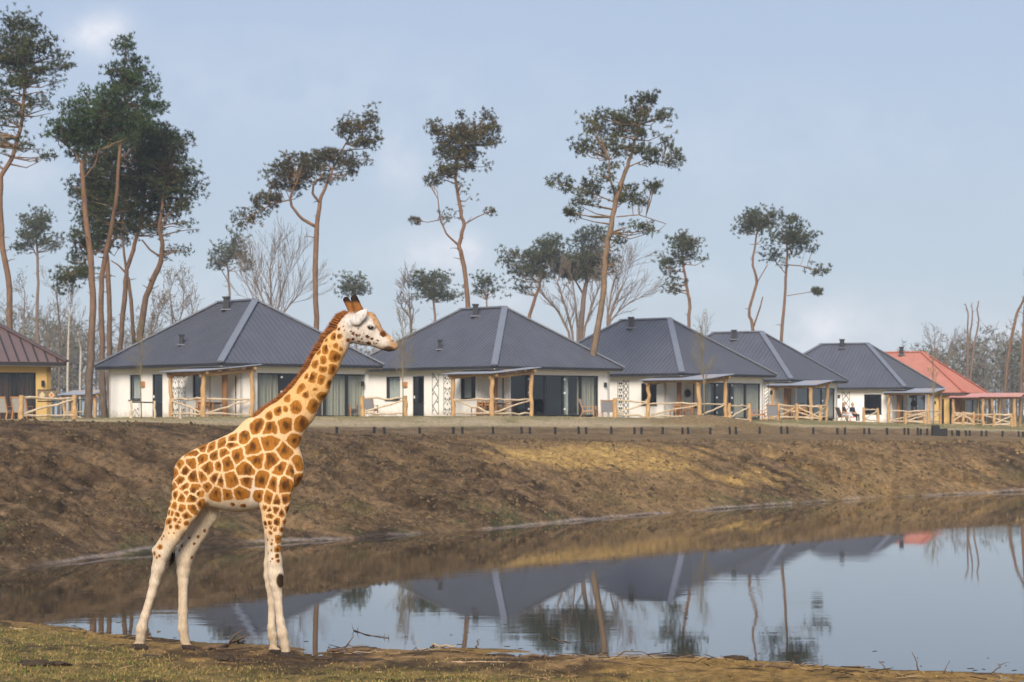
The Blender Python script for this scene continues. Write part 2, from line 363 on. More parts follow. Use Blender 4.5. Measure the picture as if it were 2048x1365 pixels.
soil = lerp(soil, lerp(np.broadcast_to(C(.47, .30, .10), XX.shape + (3,)), C(.29, .18, .066), sstep(.35, .65, n3 * .5 + stk * .5)), 1.0 * sstep(.25, .66, sandm + (n2 - .5) * .8 + (stk - .5) * .7))
gul = np.zeros_like(XX)
cl = soil
terr = sstep(0, 6, YY - bD)
cl = lerp(cl, lerp(np.broadcast_to(C(.20, .135, .068), XX.shape + (3,)), C(.12, .08, .040), sstep(.35, .65, n2)), .55 * terr)
gr = lerp(np.broadcast_to(C(.36, .27, .145), XX.shape + (3,)), C(.190, .165, .066), sstep(.42, .58, n1 * .45 + n2 * .25 + .3 * fbm(XX * .9, YY * .25, 3, 261) + .1 * sstep(0, 12, YY - eD)))
gr = lerp(gr, C(.40, .31, .20), .9 * np.exp(-((YY - eD - 4) / 5) ** 2) * sstep(.3, .6, n1 + .1))
gm = sstep(-1.5, .5, YY - eD + (n2 - .5) * 3)
cl = lerp(cl, gr, gm)
mound = np.exp(-((XX - 396 / F * 119) / 3.2) ** 2 - ((YY - 118) / 3.2) ** 2)
cl = lerp(cl, C(.19, .125, .055), np.clip(mound * 1.5, 0, .85))
rim = np.exp(-((YY - fD - .12 - .25 * vnoise(XX * .35, YY * 0, 92)) / .11) ** 2) * sstep(.30, .62, vnoise(XX * .8, YY * .2, 91) * .6 + .4 * vnoise(XX * 3, YY * .2, 93))
cl = lerp(cl, C(.30, .245, .21), np.clip(rim * 1.0, 0, .75))
fgm = (YY < nD + .3)
fcol = lerp(np.broadcast_to(C(.270, .162, .068), XX.shape + (3,)), C(.085, .052, .026), sstep(.42, .58, fbm(XX * 2.2, YY * 1.3, 4, 101)))
fcol = lerp(fcol, C(.34, .205, .062), sstep(.45, .62, fbm(XX * .7, YY * .9, 3, 111) + .16 * sstep(900, 1500, PP) - .05) * .75)
gd = nD - YY
grassy = sstep(2.1, 3.9, gd + (fbm(XX * .5, YY * .5, 3, 121) - .5) * 2.4 + .5 * sstep(600, 0, PP) - .7 * sstep(1300, 1500, PP))
fcol = lerp(fcol, lerp(np.broadcast_to(C(.135, .105, .034), XX.shape + (3,)), C(.25, .175, .062), sstep(.35, .6, n3)), grassy * .9)
sandy = np.exp(-((PP - 1230) / 130) ** 2) * sstep(1.0, .2, gd)
fcol = lerp(fcol, C(.40, .32, .25), np.clip(sandy, 0, 1) * .8)
fcol = lerp(fcol, C(.060, .040, .022), .75 * sstep(.56, .68, fbm(XX * 1.0, YY * 1.7, 4, 171)))
fcol = lerp(fcol, C(.07, .045, .03), .8 * sstep(.2, .0, gd))
cl = np.where(fgm[..., None], fcol, cl)
pit = (YY > nD + .3) & (YY < fD - .02)
cl = np.where(pit[..., None], C(.05, .038, .025), cl)
farm = sstep(230, 300, YY); cl = lerp(cl, C(.08, .10, .045), farm)
gmat, gnt, gb = nmat('ground_soil'); gL = gnt.links
at = gnt.nodes.new('ShaderNodeAttribute'); at.attribute_name = 'col'
gtc = gnt.nodes.new('ShaderNodeTexCoord')
na = gnt.nodes.new('ShaderNodeTexNoise'); na.inputs['Scale'].default_value = 7; na.inputs['Detail'].default_value = 9; na.inputs['Roughness'].default_value = .80
mpg = gnt.nodes.new('ShaderNodeMapping'); mpg.inputs['Scale'].default_value = (1, .55, 1); gL.new(gtc.outputs['Object'], mpg.inputs[0]); gL.new(mpg.outputs[0], na.inputs['Vector'])
mrg = gnt.nodes.new('ShaderNodeMapRange'); mrg.inputs[1].default_value = .32; mrg.inputs[2].default_value = .68; mrg.inputs[3].default_value = .30; mrg.inputs[4].default_value = 1.75
gL.new(na.outputs[0], mrg.inputs[0])
scg = gnt.nodes.new('ShaderNodeVectorMath'); scg.operation = 'SCALE'; gL.new(at.outputs['Color'], scg.inputs[0]); gL.new(mrg.outputs[0], scg.inputs['Scale'])
gL.new(scg.outputs[0], gb.inputs['Base Color']); gb.inputs['Roughness'].default_value = .95; gb.inputs['Specular IOR Level'].default_value = .12
gbp = gnt.nodes.new('ShaderNodeBump'); gbp.inputs['Strength'].default_value = .9; gbp.inputs['Distance'].default_value = .09
gL.new(na.outputs[0], gbp.inputs['Height']); gL.new(gbp.outputs[0], gb.inputs['Normal'])
gro = np_mesh('ground', np.stack([XX, YY, ZZ], -1).reshape(-1, 3), GF, gmat, None, True, colors=cl.reshape(-1, 3))
setp(gro, kind='structure', label='brown earth banks and grass around the pond')

wmat, wnt, wb = nmat('pond_water'); wL = wnt.links
wb.inputs['Base Color'].default_value = (.020, .017, .010, 1); wb.inputs['Roughness'].default_value = .015; wb.inputs['IOR'].default_value = 1.55
wb.inputs['Specular IOR Level'].default_value = .5
wtc = wnt.nodes.new('ShaderNodeTexCoord'); hs = None
for (scx, scy, amp) in ((.5, 2.2, 1.0), (2.0, 8.0, .35)):
    mp = wnt.nodes.new('ShaderNodeMapping'); mp.inputs['Scale'].default_value = (scx, scy, 1); wL.new(wtc.outputs['Object'], mp.inputs[0])
    nn = wnt.nodes.new('ShaderNodeTexNoise'); nn.inputs['Scale'].default_value = 1; nn.inputs['Detail'].default_value = 3; wL.new(mp.outputs[0], nn.inputs['Vector'])
    mm = wnt.nodes.new('ShaderNodeMath'); mm.operation = 'MULTIPLY'; mm.inputs[1].default_value = amp; wL.new(nn.outputs[0], mm.inputs[0])
    if hs is None: hs = mm.outputs[0]
    else:
        ad = wnt.nodes.new('ShaderNodeMath'); ad.operation = 'ADD'; wL.new(hs, ad.inputs[0]); wL.new(mm.outputs[0], ad.inputs[1]); hs = ad.outputs[0]
wbp = wnt.nodes.new('ShaderNodeBump'); wbp.inputs['Strength'].default_value = .12; wbp.inputs['Distance'].default_value = .005
pn = wnt.nodes.new('ShaderNodeTexNoise'); pn.inputs['Scale'].default_value = .16; pn.inputs['Detail'].default_value = 2; wL.new(wtc.outputs['Object'], pn.inputs['Vector']); pr = wnt.nodes.new('ShaderNodeMapRange'); pr.inputs[1].default_value = .42; pr.inputs[2].default_value = .66; pr.inputs[3].default_value = .06; pr.inputs[4].default_value = .30; wL.new(pn.outputs[0], pr.inputs[0]); wL.new(pr.outputs[0], wbp.inputs['Strength'])
wL.new(hs, wbp.inputs['Height']); wL.new(wbp.outputs[0], wb.inputs['Normal'])
wat = np_mesh('water', [(-40, 20, 0), (70, 20, 0), (70, 110, 0), (-40, 110, 0)], [[0, 1, 2, 3]], wmat)
setp(wat, kind='structure', label='still brown pond mirroring houses and sky')

# ------------------------------------------------------------------ houses
HL, HW, ZE, ZR, RL, OV = 12.85, 10.13, 2.74, 6.19, 3.70, .60
class House:
    def __init__(s, X, Y, th, zb):
        s.n = np.array([X, Y]); th = math.radians(th); s.zb = zb
        s.A = np.array([-math.cos(th), math.sin(th)]); s.B = np.array([math.sin(th), math.cos(th)])
    def P(s, a, b, z): q = s.n + s.A * a + s.B * b; return np.array([q[0], q[1], s.zb + z])
    def a_at(s, px, b=OV):
        q = s.n + s.B * b; t = (px - 1024) / F; return (t * q[1] - q[0]) / (s.A[0] - t * s.A[1])
    def b_at(s, px, a=OV):
        q = s.n + s.A * a; t = (px - 1024) / F; return (t * q[1] - q[0]) / (s.B[0] - t * s.B[1])
def fbox(mb, O, S, Nn, s0, s1, z0, z1, n0, n1):
    c = O + S * (s0 + s1) / 2 + Nn * (n0 + n1) / 2 + np.array([0, 0, (z0 + z1) / 2])
    mb.box(c, (s1 - s0) / 2, (n1 - n0) / 2, (z1 - z0) / 2, S, Nn, (0, 0, 1))
def pleats(mb, O, S, Nn, s0, s1, z0, z1, n, pitch=.16, amp=.035):
    k = max(4, int((s1 - s0) / pitch * 4)); P = []
    for i in range(k + 1):
        ss = s0 + (s1 - s0) * i / k; d = n + amp * math.sin(i / 4 * 2 * math.pi + 1.3 * math.sin(i * .7))
        for z in (z0, z1): P.append(O + S * ss + Nn * d + np.array([0, 0, z]))
    mb.grid(P, k + 1, 2)
def window(root, O, S, Nn, s0, s1, z0, z1, curtain=None, cm='curtain', name='window', sill=True, leaf=False):
    t = .07; mb = MB()
    fbox(mb, O, S, Nn, s0, s1, z0, z0 + t, -.13, -.04); fbox(mb, O, S, Nn, s0, s1, z1 - t, z1, -.13, -.04)
    fbox(mb, O, S, Nn, s0, s0 + t, z0 + t, z1 - t, -.128, -.042); fbox(mb, O, S, Nn, s1 - t, s1, z0 + t, z1 - t, -.128, -.042)
    wd = mb.build(name, MT['frame'], root, root)
    mb = MB(); fbox(mb, O, S, Nn, s0 + t, s1 - t, z0 + t, z1 - t, -.095, -.083); mb.build('pane', MT['glass'], wd, root)
    if sill and z0 > .3:
        mb = MB(); fbox(mb, O, S, Nn, s0 - .06, s1 + .06, z0 - .05, z0 - .003, -.04, .05); mb.build('sill', MT['frame'], wd, root)
    for (c0, c1) in (curtain or []):
        mb = MB(); w_ = s1 - s0; pleats(mb, O, S, Nn, s0 + .03 + (w_ - .06) * c0, s0 + .03 + (w_ - .06) * c1, z0 + .03, z1 - .03, -.30)
        mb.build('curtain', MT[cm], root, root)
    return wd
def wall(root, O, S, Nn, s0, s1, h, openings, m):
    mb = MB(); cur = s0
    for (a, b, z0, z1) in sorted(openings):
        a, b = max(a, s0), min(b, s1)
        if a > cur: fbox(mb, O, S, Nn, cur, a, 0 - .25, h, -.2, 0)
        if z0 > 0: fbox(mb, O, S, Nn, a, b, -.25, z0, -.2, 0)
        if z1 < h: fbox(mb, O, S, Nn, a, b, z1, h, -.2, 0)
        cur = b
    if cur < s1: fbox(mb, O, S, Nn, cur, s1, -.25, h, -.2, 0)
    return mb.build('wall', m, root, root)
def pattern(root, O, S, Nn, s0, s1, z0, z1, kind, seed=0):
    """black painted motif strip on the plaster"""
    mb = MB(); wd = s1 - s0; bw = .05
    def stroke(a, b, t=bw): mb.bar(O + S * a[0] + Nn * .006 + np.array([0, 0, a[1]]), O + S * b[0] + Nn * .006 + np.array([0, 0, b[1]]), .010, t, up=np.cross(S, Nn) if False else (0, 0, 1)) if abs(a[1] - b[1]) < 1e-3 else mb.add(_quad(O, S, Nn, a, b, t), [(0, 1, 2, 3)])
    fbox(mb, O, S, Nn, s0 - .03, s0, z0, z1, .0, .008); fbox(mb, O, S, Nn, s1, s1 + .03, z0, z1, .0, .008)
    ch = wd * .9; nrow = max(1, int((z1 - z0) / ch)); ch = (z1 - z0) / nrow
    for r in range(nrow):
        a, b = z0 + r * ch, z0 + (r + 1) * ch; m_ = (a + b) / 2; x0, x1, xm = s0 + .03, s1 - .03, (s0 + s1) / 2
        if kind == 0:
            stroke((x0, a), (x1, b) if r % 2 == 0 else (x0, a)) if r % 2 == 0 else stroke((x1, a), (x0, b))
            q = x0 + .05 if r % 2 else x1 - .05
            mb.add(_diamond(O, S, Nn, q, m_, .06), [(0, 1, 2, 3)])
        elif kind == 1:
            mb.add(_diamond(O, S, Nn, x0 + .08, m_, .075), [(0, 1, 2, 3)]); mb.add(_diamond(O, S, Nn, x1 - .08, m_, .075), [(0, 1, 2, 3)])
            mb.add(_diamond(O, S, Nn, xm, a, .06), [(0, 1, 2, 3)]); stroke((x0, a), (xm, m_), .035); stroke((xm, m_), (x1, a), .035)
        elif kind == 2:
            stroke((x0, a), (x1, b)); stroke((x0, b), (x1, a))
        else:
            for q in (0, .5): stroke((x0, a + ch * q), (x1, a + ch * (q + .45)), .045)
    return mb.build('painted_pattern', MT['black'], root, root)
def _quad(O, S, Nn, a, b, t):
    d = np.array([b[0] - a[0], b[1] - a[1]]); L = np.hypot(*d) + 1e-9; p = np.array([-d[1], d[0]]) / L * t / 2
    return [O + S * q[0] + Nn * .009 + np.array([0, 0, q[1]]) for q in ((a[0] + p[0], a[1] + p[1]), (a[0] - p[0], a[1] - p[1]), (b[0] - p[0], b[1] - p[1]), (b[0] + p[0], b[1] + p[1]))]
def _diamond(O, S, Nn, s, z, r, n=.009):
    return [O + S * q[0] + Nn * n + np.array([0, 0, q[1]]) for q in ((s - r, z), (s, z - r * 1.15), (s + r, z), (s, z + r * 1.15))]

def roof(root, h, m, mc, rib=.30, panels=False):
    e = ZE; k = (HL - RL) / 2; half = HW / 2
    def face(org, su, uu, length, run, tmaxf, nm):
        # org: eave start, su: along eave, uu: horizontal up-slope dir
        rise = ZR - e
        def pt(s, t, up=0.0): return org + su * s + uu * (run * t) + np.array([0, 0, rise * t + up])
        if panels:
            mb0 = MB(); n = int(length / (rib * 1.5)); st = length / n
            for i in range(n):
                a, b = i * st + .004, (i + 1) * st - .004; ta, tb = tmaxf(a), tmaxf(b); mbp = MB()
                pts = [pt(a, 0, .01), pt(b, 0, .01)] + ([pt(b, tb, .01), pt(a, ta, .01)])
                if ta < .999 and tb < .999 and a < length / 2 < b: pts.insert(3, pt(length / 2, tmaxf(length / 2), .01))
                mbp.add(pts + [q - np.array([0, 0, .03]) for q in pts], [tuple(range(len(pts))), tuple(range(len(pts), 2 * len(pts)))[::-1]] + [(j, (j + 1) % len(pts), len(pts) + (j + 1) % len(pts), len(pts) + j) for j in range(len(pts))])
                pan = mbp.build('roof_panel', m, root, root); mbp = MB(); mbp.bar(pt(a, 0, .035), pt(a, max(ta, .01), .035), .06, .05); mbp.build('seam', MT['fascia'], pan, root)
            return
        mb = MB(); xs = [0]
        if tmaxf(length / 2) >= .999 and length > HW + .1: top = [k, length - k]
        else: top = [length / 2]
        base = [pt(0, 0), pt(length, 0)] + [pt(q, 1) for q in reversed(top)]
        nb = len(base); low = [q - np.array([0, 0, .04]) for q in base]
        mb.add(base + low, [tuple(range(nb)), tuple(range(nb, 2 * nb))[::-1]] + [(j, nb + j, nb + (j + 1) % nb, (j + 1) % nb) for j in range(nb)])
        n = int(length / rib); st = length / n
        for i in range(1, n):
            s = i * st; t = tmaxf(s) - .02
            if t > .03: mb.bar(pt(s, -.012, .014), pt(s, t, .014), .05, .034)
        mb.build(nm, m, root, root)
    A3 = np.array([*h.A, 0]); B3 = np.array([*h.B, 0])
    fA = lambda s: min(1, s / k, (HL - s) / k); fB = lambda s: min(1, s / half, (HW - s) / half)
    face(h.P(0, 0, e), A3, B3, HL, half, fA, 'roof_face'); face(h.P(0, 0, e), B3, A3, HW, k, fB, 'roof_face')
    face(h.P(0, HW, e), A3, -B3, HL, half, fA, 'roof_face'); face(h.P(HL, 0, e), B3, -A3, HW, k, fB, 'roof_face')
    r1, r2 = h.P(k, half, ZR), h.P(HL - k, half, ZR); up = np.array([0, 0, .05])
    mb = MB(); mb.bar(r1 + up, r2 + up, .28, .09); mb.build('ridge_cap', mc, root, root)
    for (a, b, r) in ((0, 0, r1), (0, HW, r1), (HL, 0, r2), (HL, HW, r2)):
        mb = MB(); c = h.P(a, b, ZE); mb.bar(c + up, r + up * 1.1, .36, .075); mb.build('hip_cap', mc, root, root)
    for (p, q) in (((0, 0), (HL, 0)), ((0, 0), (0, HW)), ((HL, 0), (HL, HW)), ((0, HW), (HL, HW))):
        mb = MB(); a, b = h.P(*p, ZE - .10), h.P(*q, ZE - .10); d = (b - a) / np.linalg.norm(b - a)
        cen = h.P(HL / 2, HW / 2, ZE - .1); mid = (a + b) / 2; inw = cen - mid; inw[2] = 0; inw /= np.linalg.norm(inw)
        mb.bar(a + inw * .06 + d * .125, b + inw * .06 - d * .125, .10, .12); mb.build('fascia', MT['fascia'], root, root)
    mb = MB(); mb.box(h.P(HL / 2, HW / 2, ZE - .19), HL / 2 - .10, HW / 2 - .10, .02, A3, B3); mb.build('soffit', MT['soffit'], root, root)
def roof_pt_A(h, px, frac):
    """point on the A face of the roof: up-slope fraction and photo column"""
    b = frac * HW / 2; q = h.n + h.B * b; t = (px - 1024) / F
    a = (t * q[1] - q[0]) / (h.A[0] - t * h.A[1]); return h.P(a, b, ZE + (ZR - ZE) * frac)
def flue(root, p, hgt, wd, nm):
    mb = MB(); mb.box(p + np.array([0, 0, hgt / 2 - .12]), wd / 2, wd / 2, hgt / 2 + .12); mb.box(p + np.array([0, 0, hgt + .05]), wd / 2 + .05, wd / 2 + .05, .045)
    o = mb.build(nm, MT['fascia'], root, root); mb = MB(); mb.box(p + np.array([0, 0, .02]), wd * .95, wd * .95, .03); mb.build('flashing', MT['cap'], o, root)

def house(h, label, wallm, roofm, capm, Aop, Bop, recA, recB, pats=(), lamps=(), signs=(), flues=(), basket=None, panels=False, rib=.30, cat='house', name='lodge_house'):
    base = h.P(HL / 2, HW / 2, 0); root = empty(name, base, label, cat)
    A3 = np.array([*h.A, 0]); B3 = np.array([*h.B, 0]); hw = ZE - .22
    a1 = h.a_at(recA) if recA else OV; b1 = h.b_at(recB) if recB else OV
    OA, OB = h.P(0, OV, 0), h.P(OV, 0, 0)
    aw = []
    for (p0, p1, z0, z1, kind, cur) in Aop:
        s0, s1 = sorted((h.a_at(p0), h.a_at(p1))); aw.append((s0, s1, z0, z1)); 
        if kind == 'door':
            d = window(root, OA, A3, -B3, s0, s1, z0 + .02, z1, None, name='door')
            mb = MB(); fbox(mb, OA, A3, -B3, s0 + .07, s1 - .07, .04, .75, -.11, -.07); mb.build('door_panel', MT['frame'], d, root)
            mb = MB(); fbox(mb, OA, A3, -B3, s1 - .16, s1 - .10, 1.0, 1.15, -.06, .0); mb.build('handle', MT['steel'], d, root)
        else: window(root, OA, A3, -B3, s0, s1, z0, z1, cur, 'curtain_white' if kind == 'w' else 'curtain')
    wall(root, OA, A3, -B3, a1, HL - OV, hw, aw, wallm)
    bw = []
    for (p0, p1, z0, z1, npan, curs, hinges) in Bop:
        s0, s1 = sorted((h.b_at(p0), h.b_at(p1))); bw.append((s0, s1, z0, z1)); st = (s1 - s0) / npan
        for i in range(npan):
            o = window(root, OB, B3, -A3, s0 + i * st, s0 + (i + 1) * st, z0 + .02, z1, None, name='glass_door', sill=False)
            if i in hinges:
                for zz in (.35, 1.25, 2.0):
                    mb = MB(); fbox(mb, OB, B3, -A3, s0 + i * st + .03, s0 + i * st + .13, zz, zz + .10, -.03, .02); mb.build('hinge', MT['steel'], o, root)
        for (c0, c1, cmn) in curs:
            mb = MB(); pleats(mb, OB, B3, -A3, s0 + (s1 - s0) * c0, s0 + (s1 - s0) * c1, .03, z1 - .03, -.34, .2, .045); mb.build('curtain', MT[cmn], root, root)
    wall(root, OB, B3, -A3, b1, HW - OV, hw, bw, wallm)
    wall(root, h.P(HL - OV, 0, 0), B3, A3, OV, HW - OV, hw, [], wallm); wall(root, h.P(0, HW - OV, 0), A3, B3, OV, HL - OV, hw, [], wallm)
    if recA and recB:
        mb = MB(); fbox(mb, h.P(a1, 0, 0), B3, -A3, OV, b1 + .1, -.25, hw, -.2, -.001); mb.build('wall', wallm, root, root)
        mb = MB(); fbox(mb, h.P(0, b1, 0), A3, -B3, OV - .0, a1 + .1, -.25, hw, -.2, -.001); mb.build('wall', wallm, root, root)
        mb = MB(); p = h.P(OV + .08, OV + .08, 0); mb.tube([p - np.array([0, 0, .2]), p + np.array([0, 0, 1.2]), p + np.array([0, 0, hw])], [.15, .14, .15], 8, jit=.1); mb.build('corner_post', MT['brownwood'], root, root)
        mb = MB(); c = h.P(0, b1, 0); fbox(mb, c, A3, -B3, OV + .35, OV + .42, 0, 2.1, -.0, .02); mb.build('door_jamb', MT['frame'], root, root)
        if basket:
            mb = MB(); p = h.P(h.a_at(basket[0], b1 - .06), b1 - .06, basket[1]); mb.tube([p, p - B3 * .05, p - B3 * .09], [.25, .24, .14], 14); mb.build('wall_basket', MT['basket'], root, root)
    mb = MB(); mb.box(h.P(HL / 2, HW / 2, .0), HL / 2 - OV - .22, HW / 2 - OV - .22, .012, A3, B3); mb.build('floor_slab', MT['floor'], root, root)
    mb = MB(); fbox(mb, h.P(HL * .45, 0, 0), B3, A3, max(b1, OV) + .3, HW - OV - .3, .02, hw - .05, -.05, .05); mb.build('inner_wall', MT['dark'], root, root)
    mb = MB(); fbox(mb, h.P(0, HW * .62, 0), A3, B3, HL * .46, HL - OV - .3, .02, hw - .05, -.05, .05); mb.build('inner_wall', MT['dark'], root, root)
    roof(root, h, roofm, capm, rib, panels)
    for (side, p0, p1, z0, z1, kind) in pats:
        if side == 'A': s0, s1 = sorted((h.a_at(p0), h.a_at(p1))); pattern(root, OA, A3, -B3, s0, s1, z0, z1, kind)
        else: s0, s1 = sorted((h.b_at(p0), h.b_at(p1))); pattern(root, OB, B3, -A3, s0, s1, z0, z1, kind)
    for (px, z) in lamps:
        s = h.b_at(px); mb = MB(); fbox(mb, OB, B3, -A3, s - .06, s + .06, z - .13, z + .13, .0, .14); mb.build('wall_lamp', MT['frame'], root, root)
    for (px, z) in signs:
        s = h.a_at(px); mb = MB(); fbox(mb, OA, A3, -B3, s - .19, s + .19, z - .14, z + .14, .0, .10); mb.build('number_board', MT['plank'], root, root)
    for (px, fr, hh, ww, nm) in flues: flue(root, roof_pt_A(h, px, fr), hh, ww, nm)
    return root
W_, Y_ = MT['white'], MT['yellow']
H1 = House(-14.55, 112.31, 50.5, 2.68); H2 = House(-.95, 121.28, 46.7, 2.72); H3 = House(9.99, 132.38, 40.0, 2.54)
H4 = House(19.03, 153.47, 31.0, 2.50); H5 = House(29.46, 168.82, 27.0, 2.15); H6 = House(37.17, 184.8, 22.3, 1.92)
H0 = House(-29.75, 100.5, 62, 2.52); H7 = House(-52.0, 205.0, 55, 2.1)
house(H1, 'white lodge with grey hipped roof behind the giraffe neck', W_, MT['roof'], MT['cap'],
      [(259, 281, .92, 2.25, 'w', [(.25, 1.0)]), (304, 325, 0, 2.25, 'door', None), (385, 405, .95, 2.2, 'w', [(0, .35)])],
      [(515, 738, 0, 2.25, 5, [(0, .22, 'curtain'), (.42, .62, 'curtain_brown'), (.60, 1.0, 'curtain')], (1, 2))], 422, 480,
      [('A', 345, 357, .1, 2.35, 1), ('A', 358, 370, .1, 2.35, 1), ('A', 262, 278, .05, .8, 1)], [(724, 1.75)], [(287, 1.75)],
      [(453, .86, .62, .30, 'chimney'), (363, .30, .48, .20, 'vent_pipe')], (424, 1.75))
house(H2, 'white lodge right of the giraffe head with open dark glass doors', W_, MT['roof'], MT['cap'],
      [(772, 800, .92, 2.25, 'w', [(.3, 1.0)]), (825, 848, 0, 2.25, 'door', None), (921, 951, .95, 2.2, 'w', [(.55, 1)])],
      [(1019, 1197, 0, 2.28, 5, [(.80, 1.0, 'curtain'), (.62, .70, 'curtain_white')], (1, 3))], 960, 1016,
      [('A', 865, 877, .1, 2.4, 0), ('A', 888, 902, .1, 2.4, 1)], [(1209, 1.78)], [(811, 1.80)],
      [(951, .86, .62, .30, 'chimney'), (880, .29, .48, .20, 'vent_pipe')], (976, 1.75))
house(H3, 'white lodge behind the small earth mound and leafless sapling', W_, MT['roof'], MT['cap'],
      [(1282, 1313, .85, 2.15, 'g', None)],
      [(1402, 1521, 0, 2.2, 4, [(0, .25, 'curtain'), (.62, 1.0, 'curtain')], (1, 2))], 1333, 1398,
      [('A', 1236, 1246, .1, 2.35, 1), ('A', 1247, 1257, .1, 2.35, 2), ('B', 1529, 1537, .1, 2.35, 3)], [(1541, 1.65)], [],
      [(1262, .84, .62, .30, 'chimney')], (1375, 1.55))
house(H4, 'white lodge half hidden behind the third one, with log railing', W_, MT['roof'], MT['cap'],
      [], [(1592, 1670, 0, 2.2, 3, [], (1, 2))], 1556, 1591, [], [(1676, 1.6)], [], [(1468, .84, .62, .30, 'chimney')], None)
house(H5, 'white lodge with two people sitting outside its lattice-painted wall', W_, MT['roof'], MT['cap'],
      [(1728, 1763, .72, 2.2, 'g', None)], [(1818, 1851, 0, 2.2, 2, [(0, .3, 'curtain')], (1,))], 1784, 1815,
      [('A', 1685, 1699, .1, 2.4, 2)], [(1868, 1.6)], [], [(1684, .90, .62, .30, 'chimney'), (1661, .22, .4, .18, 'vent_pipe')], (1828, 1.5))
house(H6, 'yellow lodge with orange-red roof at the far right', Y_, MT['roof_red'], MT['cap_red'],
      [(1880, 1888, .0, 2.2, 'g', None), (1899, 1907, 0, 2.2, 'g', None)], [(1932, 1962, 0, 2.2, 2, [(0, .5, 'curtain')], ())], 1912, 1930,
      [], [], [], [(1803, .93, .62, .30, 'chimney')], None)
h0 = house(H0, 'yellow lodge with brown ribbed roof cut by the left edge', Y_, MT['roof_brown'], MT['cap_brown'],
      [], [(-150, 72, 0, 2.25, 5, [(0, 1, 'curtain_brown')], ())], None, None, [], [(85, 1.75)], [], [], None, True, .30)
# painted diamond band on the yellow wall
s0, s1 = H0.b_at(75), H0.b_at(112); OB = H0.P(OV, 0, 0); B3 = np.array([*H0.B, 0]); A3 = np.array([*H0.A, 0])
mb = MB(); fbox(mb, OB, B3, -A3, s0, s1, .98, 1.42, .0, .004); band = mb.build('painted_band', MT['taupe'], h0, h0)
mb = MB(); fbox(mb, OB, B3, -A3, s0, s1, 1.42, 1.46, .0, .007); fbox(mb, OB, B3, -A3, s0, s1, .88, .93, .0, .007); mb.build('painted_line', MT['black'], band, h0)
for q, m in ((.25, 'cream'), (.75, 'orange')):
    mb = MB(); mb.add(_diamond(OB, B3, -A3, s0 + (s1 - s0) * q, 1.20, .15, .007), [(0, 1, 2, 3)]); mb.build('painted_diamond', MT['cream'], band, h0)
    if m == 'orange':
        mb = MB(); mb.add(_diamond(OB, B3, -A3, s0 + (s1 - s0) * q, 1.20, .085, .010), [(0, 1, 2, 3)]); mb.build('painted_diamond', MT['orange'], band, h0)
house(H7, 'grey-roofed lodge far behind, between the pine trunks on the left', W_, MT['roof'], MT['cap'], [], [(60, 190, 0, 2.2, 4, [], ())], None, None)

# ------------------------------------------------------------------ log pergolas and railings
def log(mb, pts, r0, r1, seed=0, n=7):
    pts = np.asarray(pts, float); rg = np.random.default_rng(seed); m = 7
    t = np.linspace(0, 1, m); P = np.stack([np.interp(t, np.linspace(0, 1, len(pts)), pts[:, i]) for i in range(3)], 1)
    L = np.linalg.norm(pts[-1] - pts[0]); P[1:-1] += (rg.random((m - 2, 3)) - .5) * min(.10, L * .05)
    mb.tube(P, np.linspace(r0, r1, m) * (1 + .22 * (rg.random(m) - .5)), n)
def railing(root, p, q, z, hgt=.98, diag=1, seed=0):
    up = np.array([0, 0, 1.]); p, q = p.copy(), q.copy()
    for k, zz in enumerate((hgt, .16)):
        mb = MB(); log(mb, [p + up * zz, q + up * (zz - .02)], .055, .045, seed + k); mb.build('rail', MT['rail'], root, root)
    a, b = (p + up * .2, q + up * (hgt - .06)) if diag > 0 else (p + up * (hgt - .06), q + up * .2)
    mb = MB(); log(mb, [a, b], .05, .045, seed + 5); mb.build('brace', MT['rail'], root, root)
def post(root, p, hgt, r=.13, m='wood', seed=0, lean=(0, 0)):
    mb = MB(); log(mb, [p - np.array([0, 0, .25]), p + np.array([lean[0], lean[1], hgt])], r * 1.05, r * .92, seed, 9); return mb.build('post', MT[m], root, root)
def gpt(px, Y): x = (px - 1024) / F * Y; return np.array([x, Y, gz(x, Y)])
def along(p, d, px):
    t = (px - 1024) / F; s = (t * p[1] - p[0]) / (d[0] - t * d[1]); return s
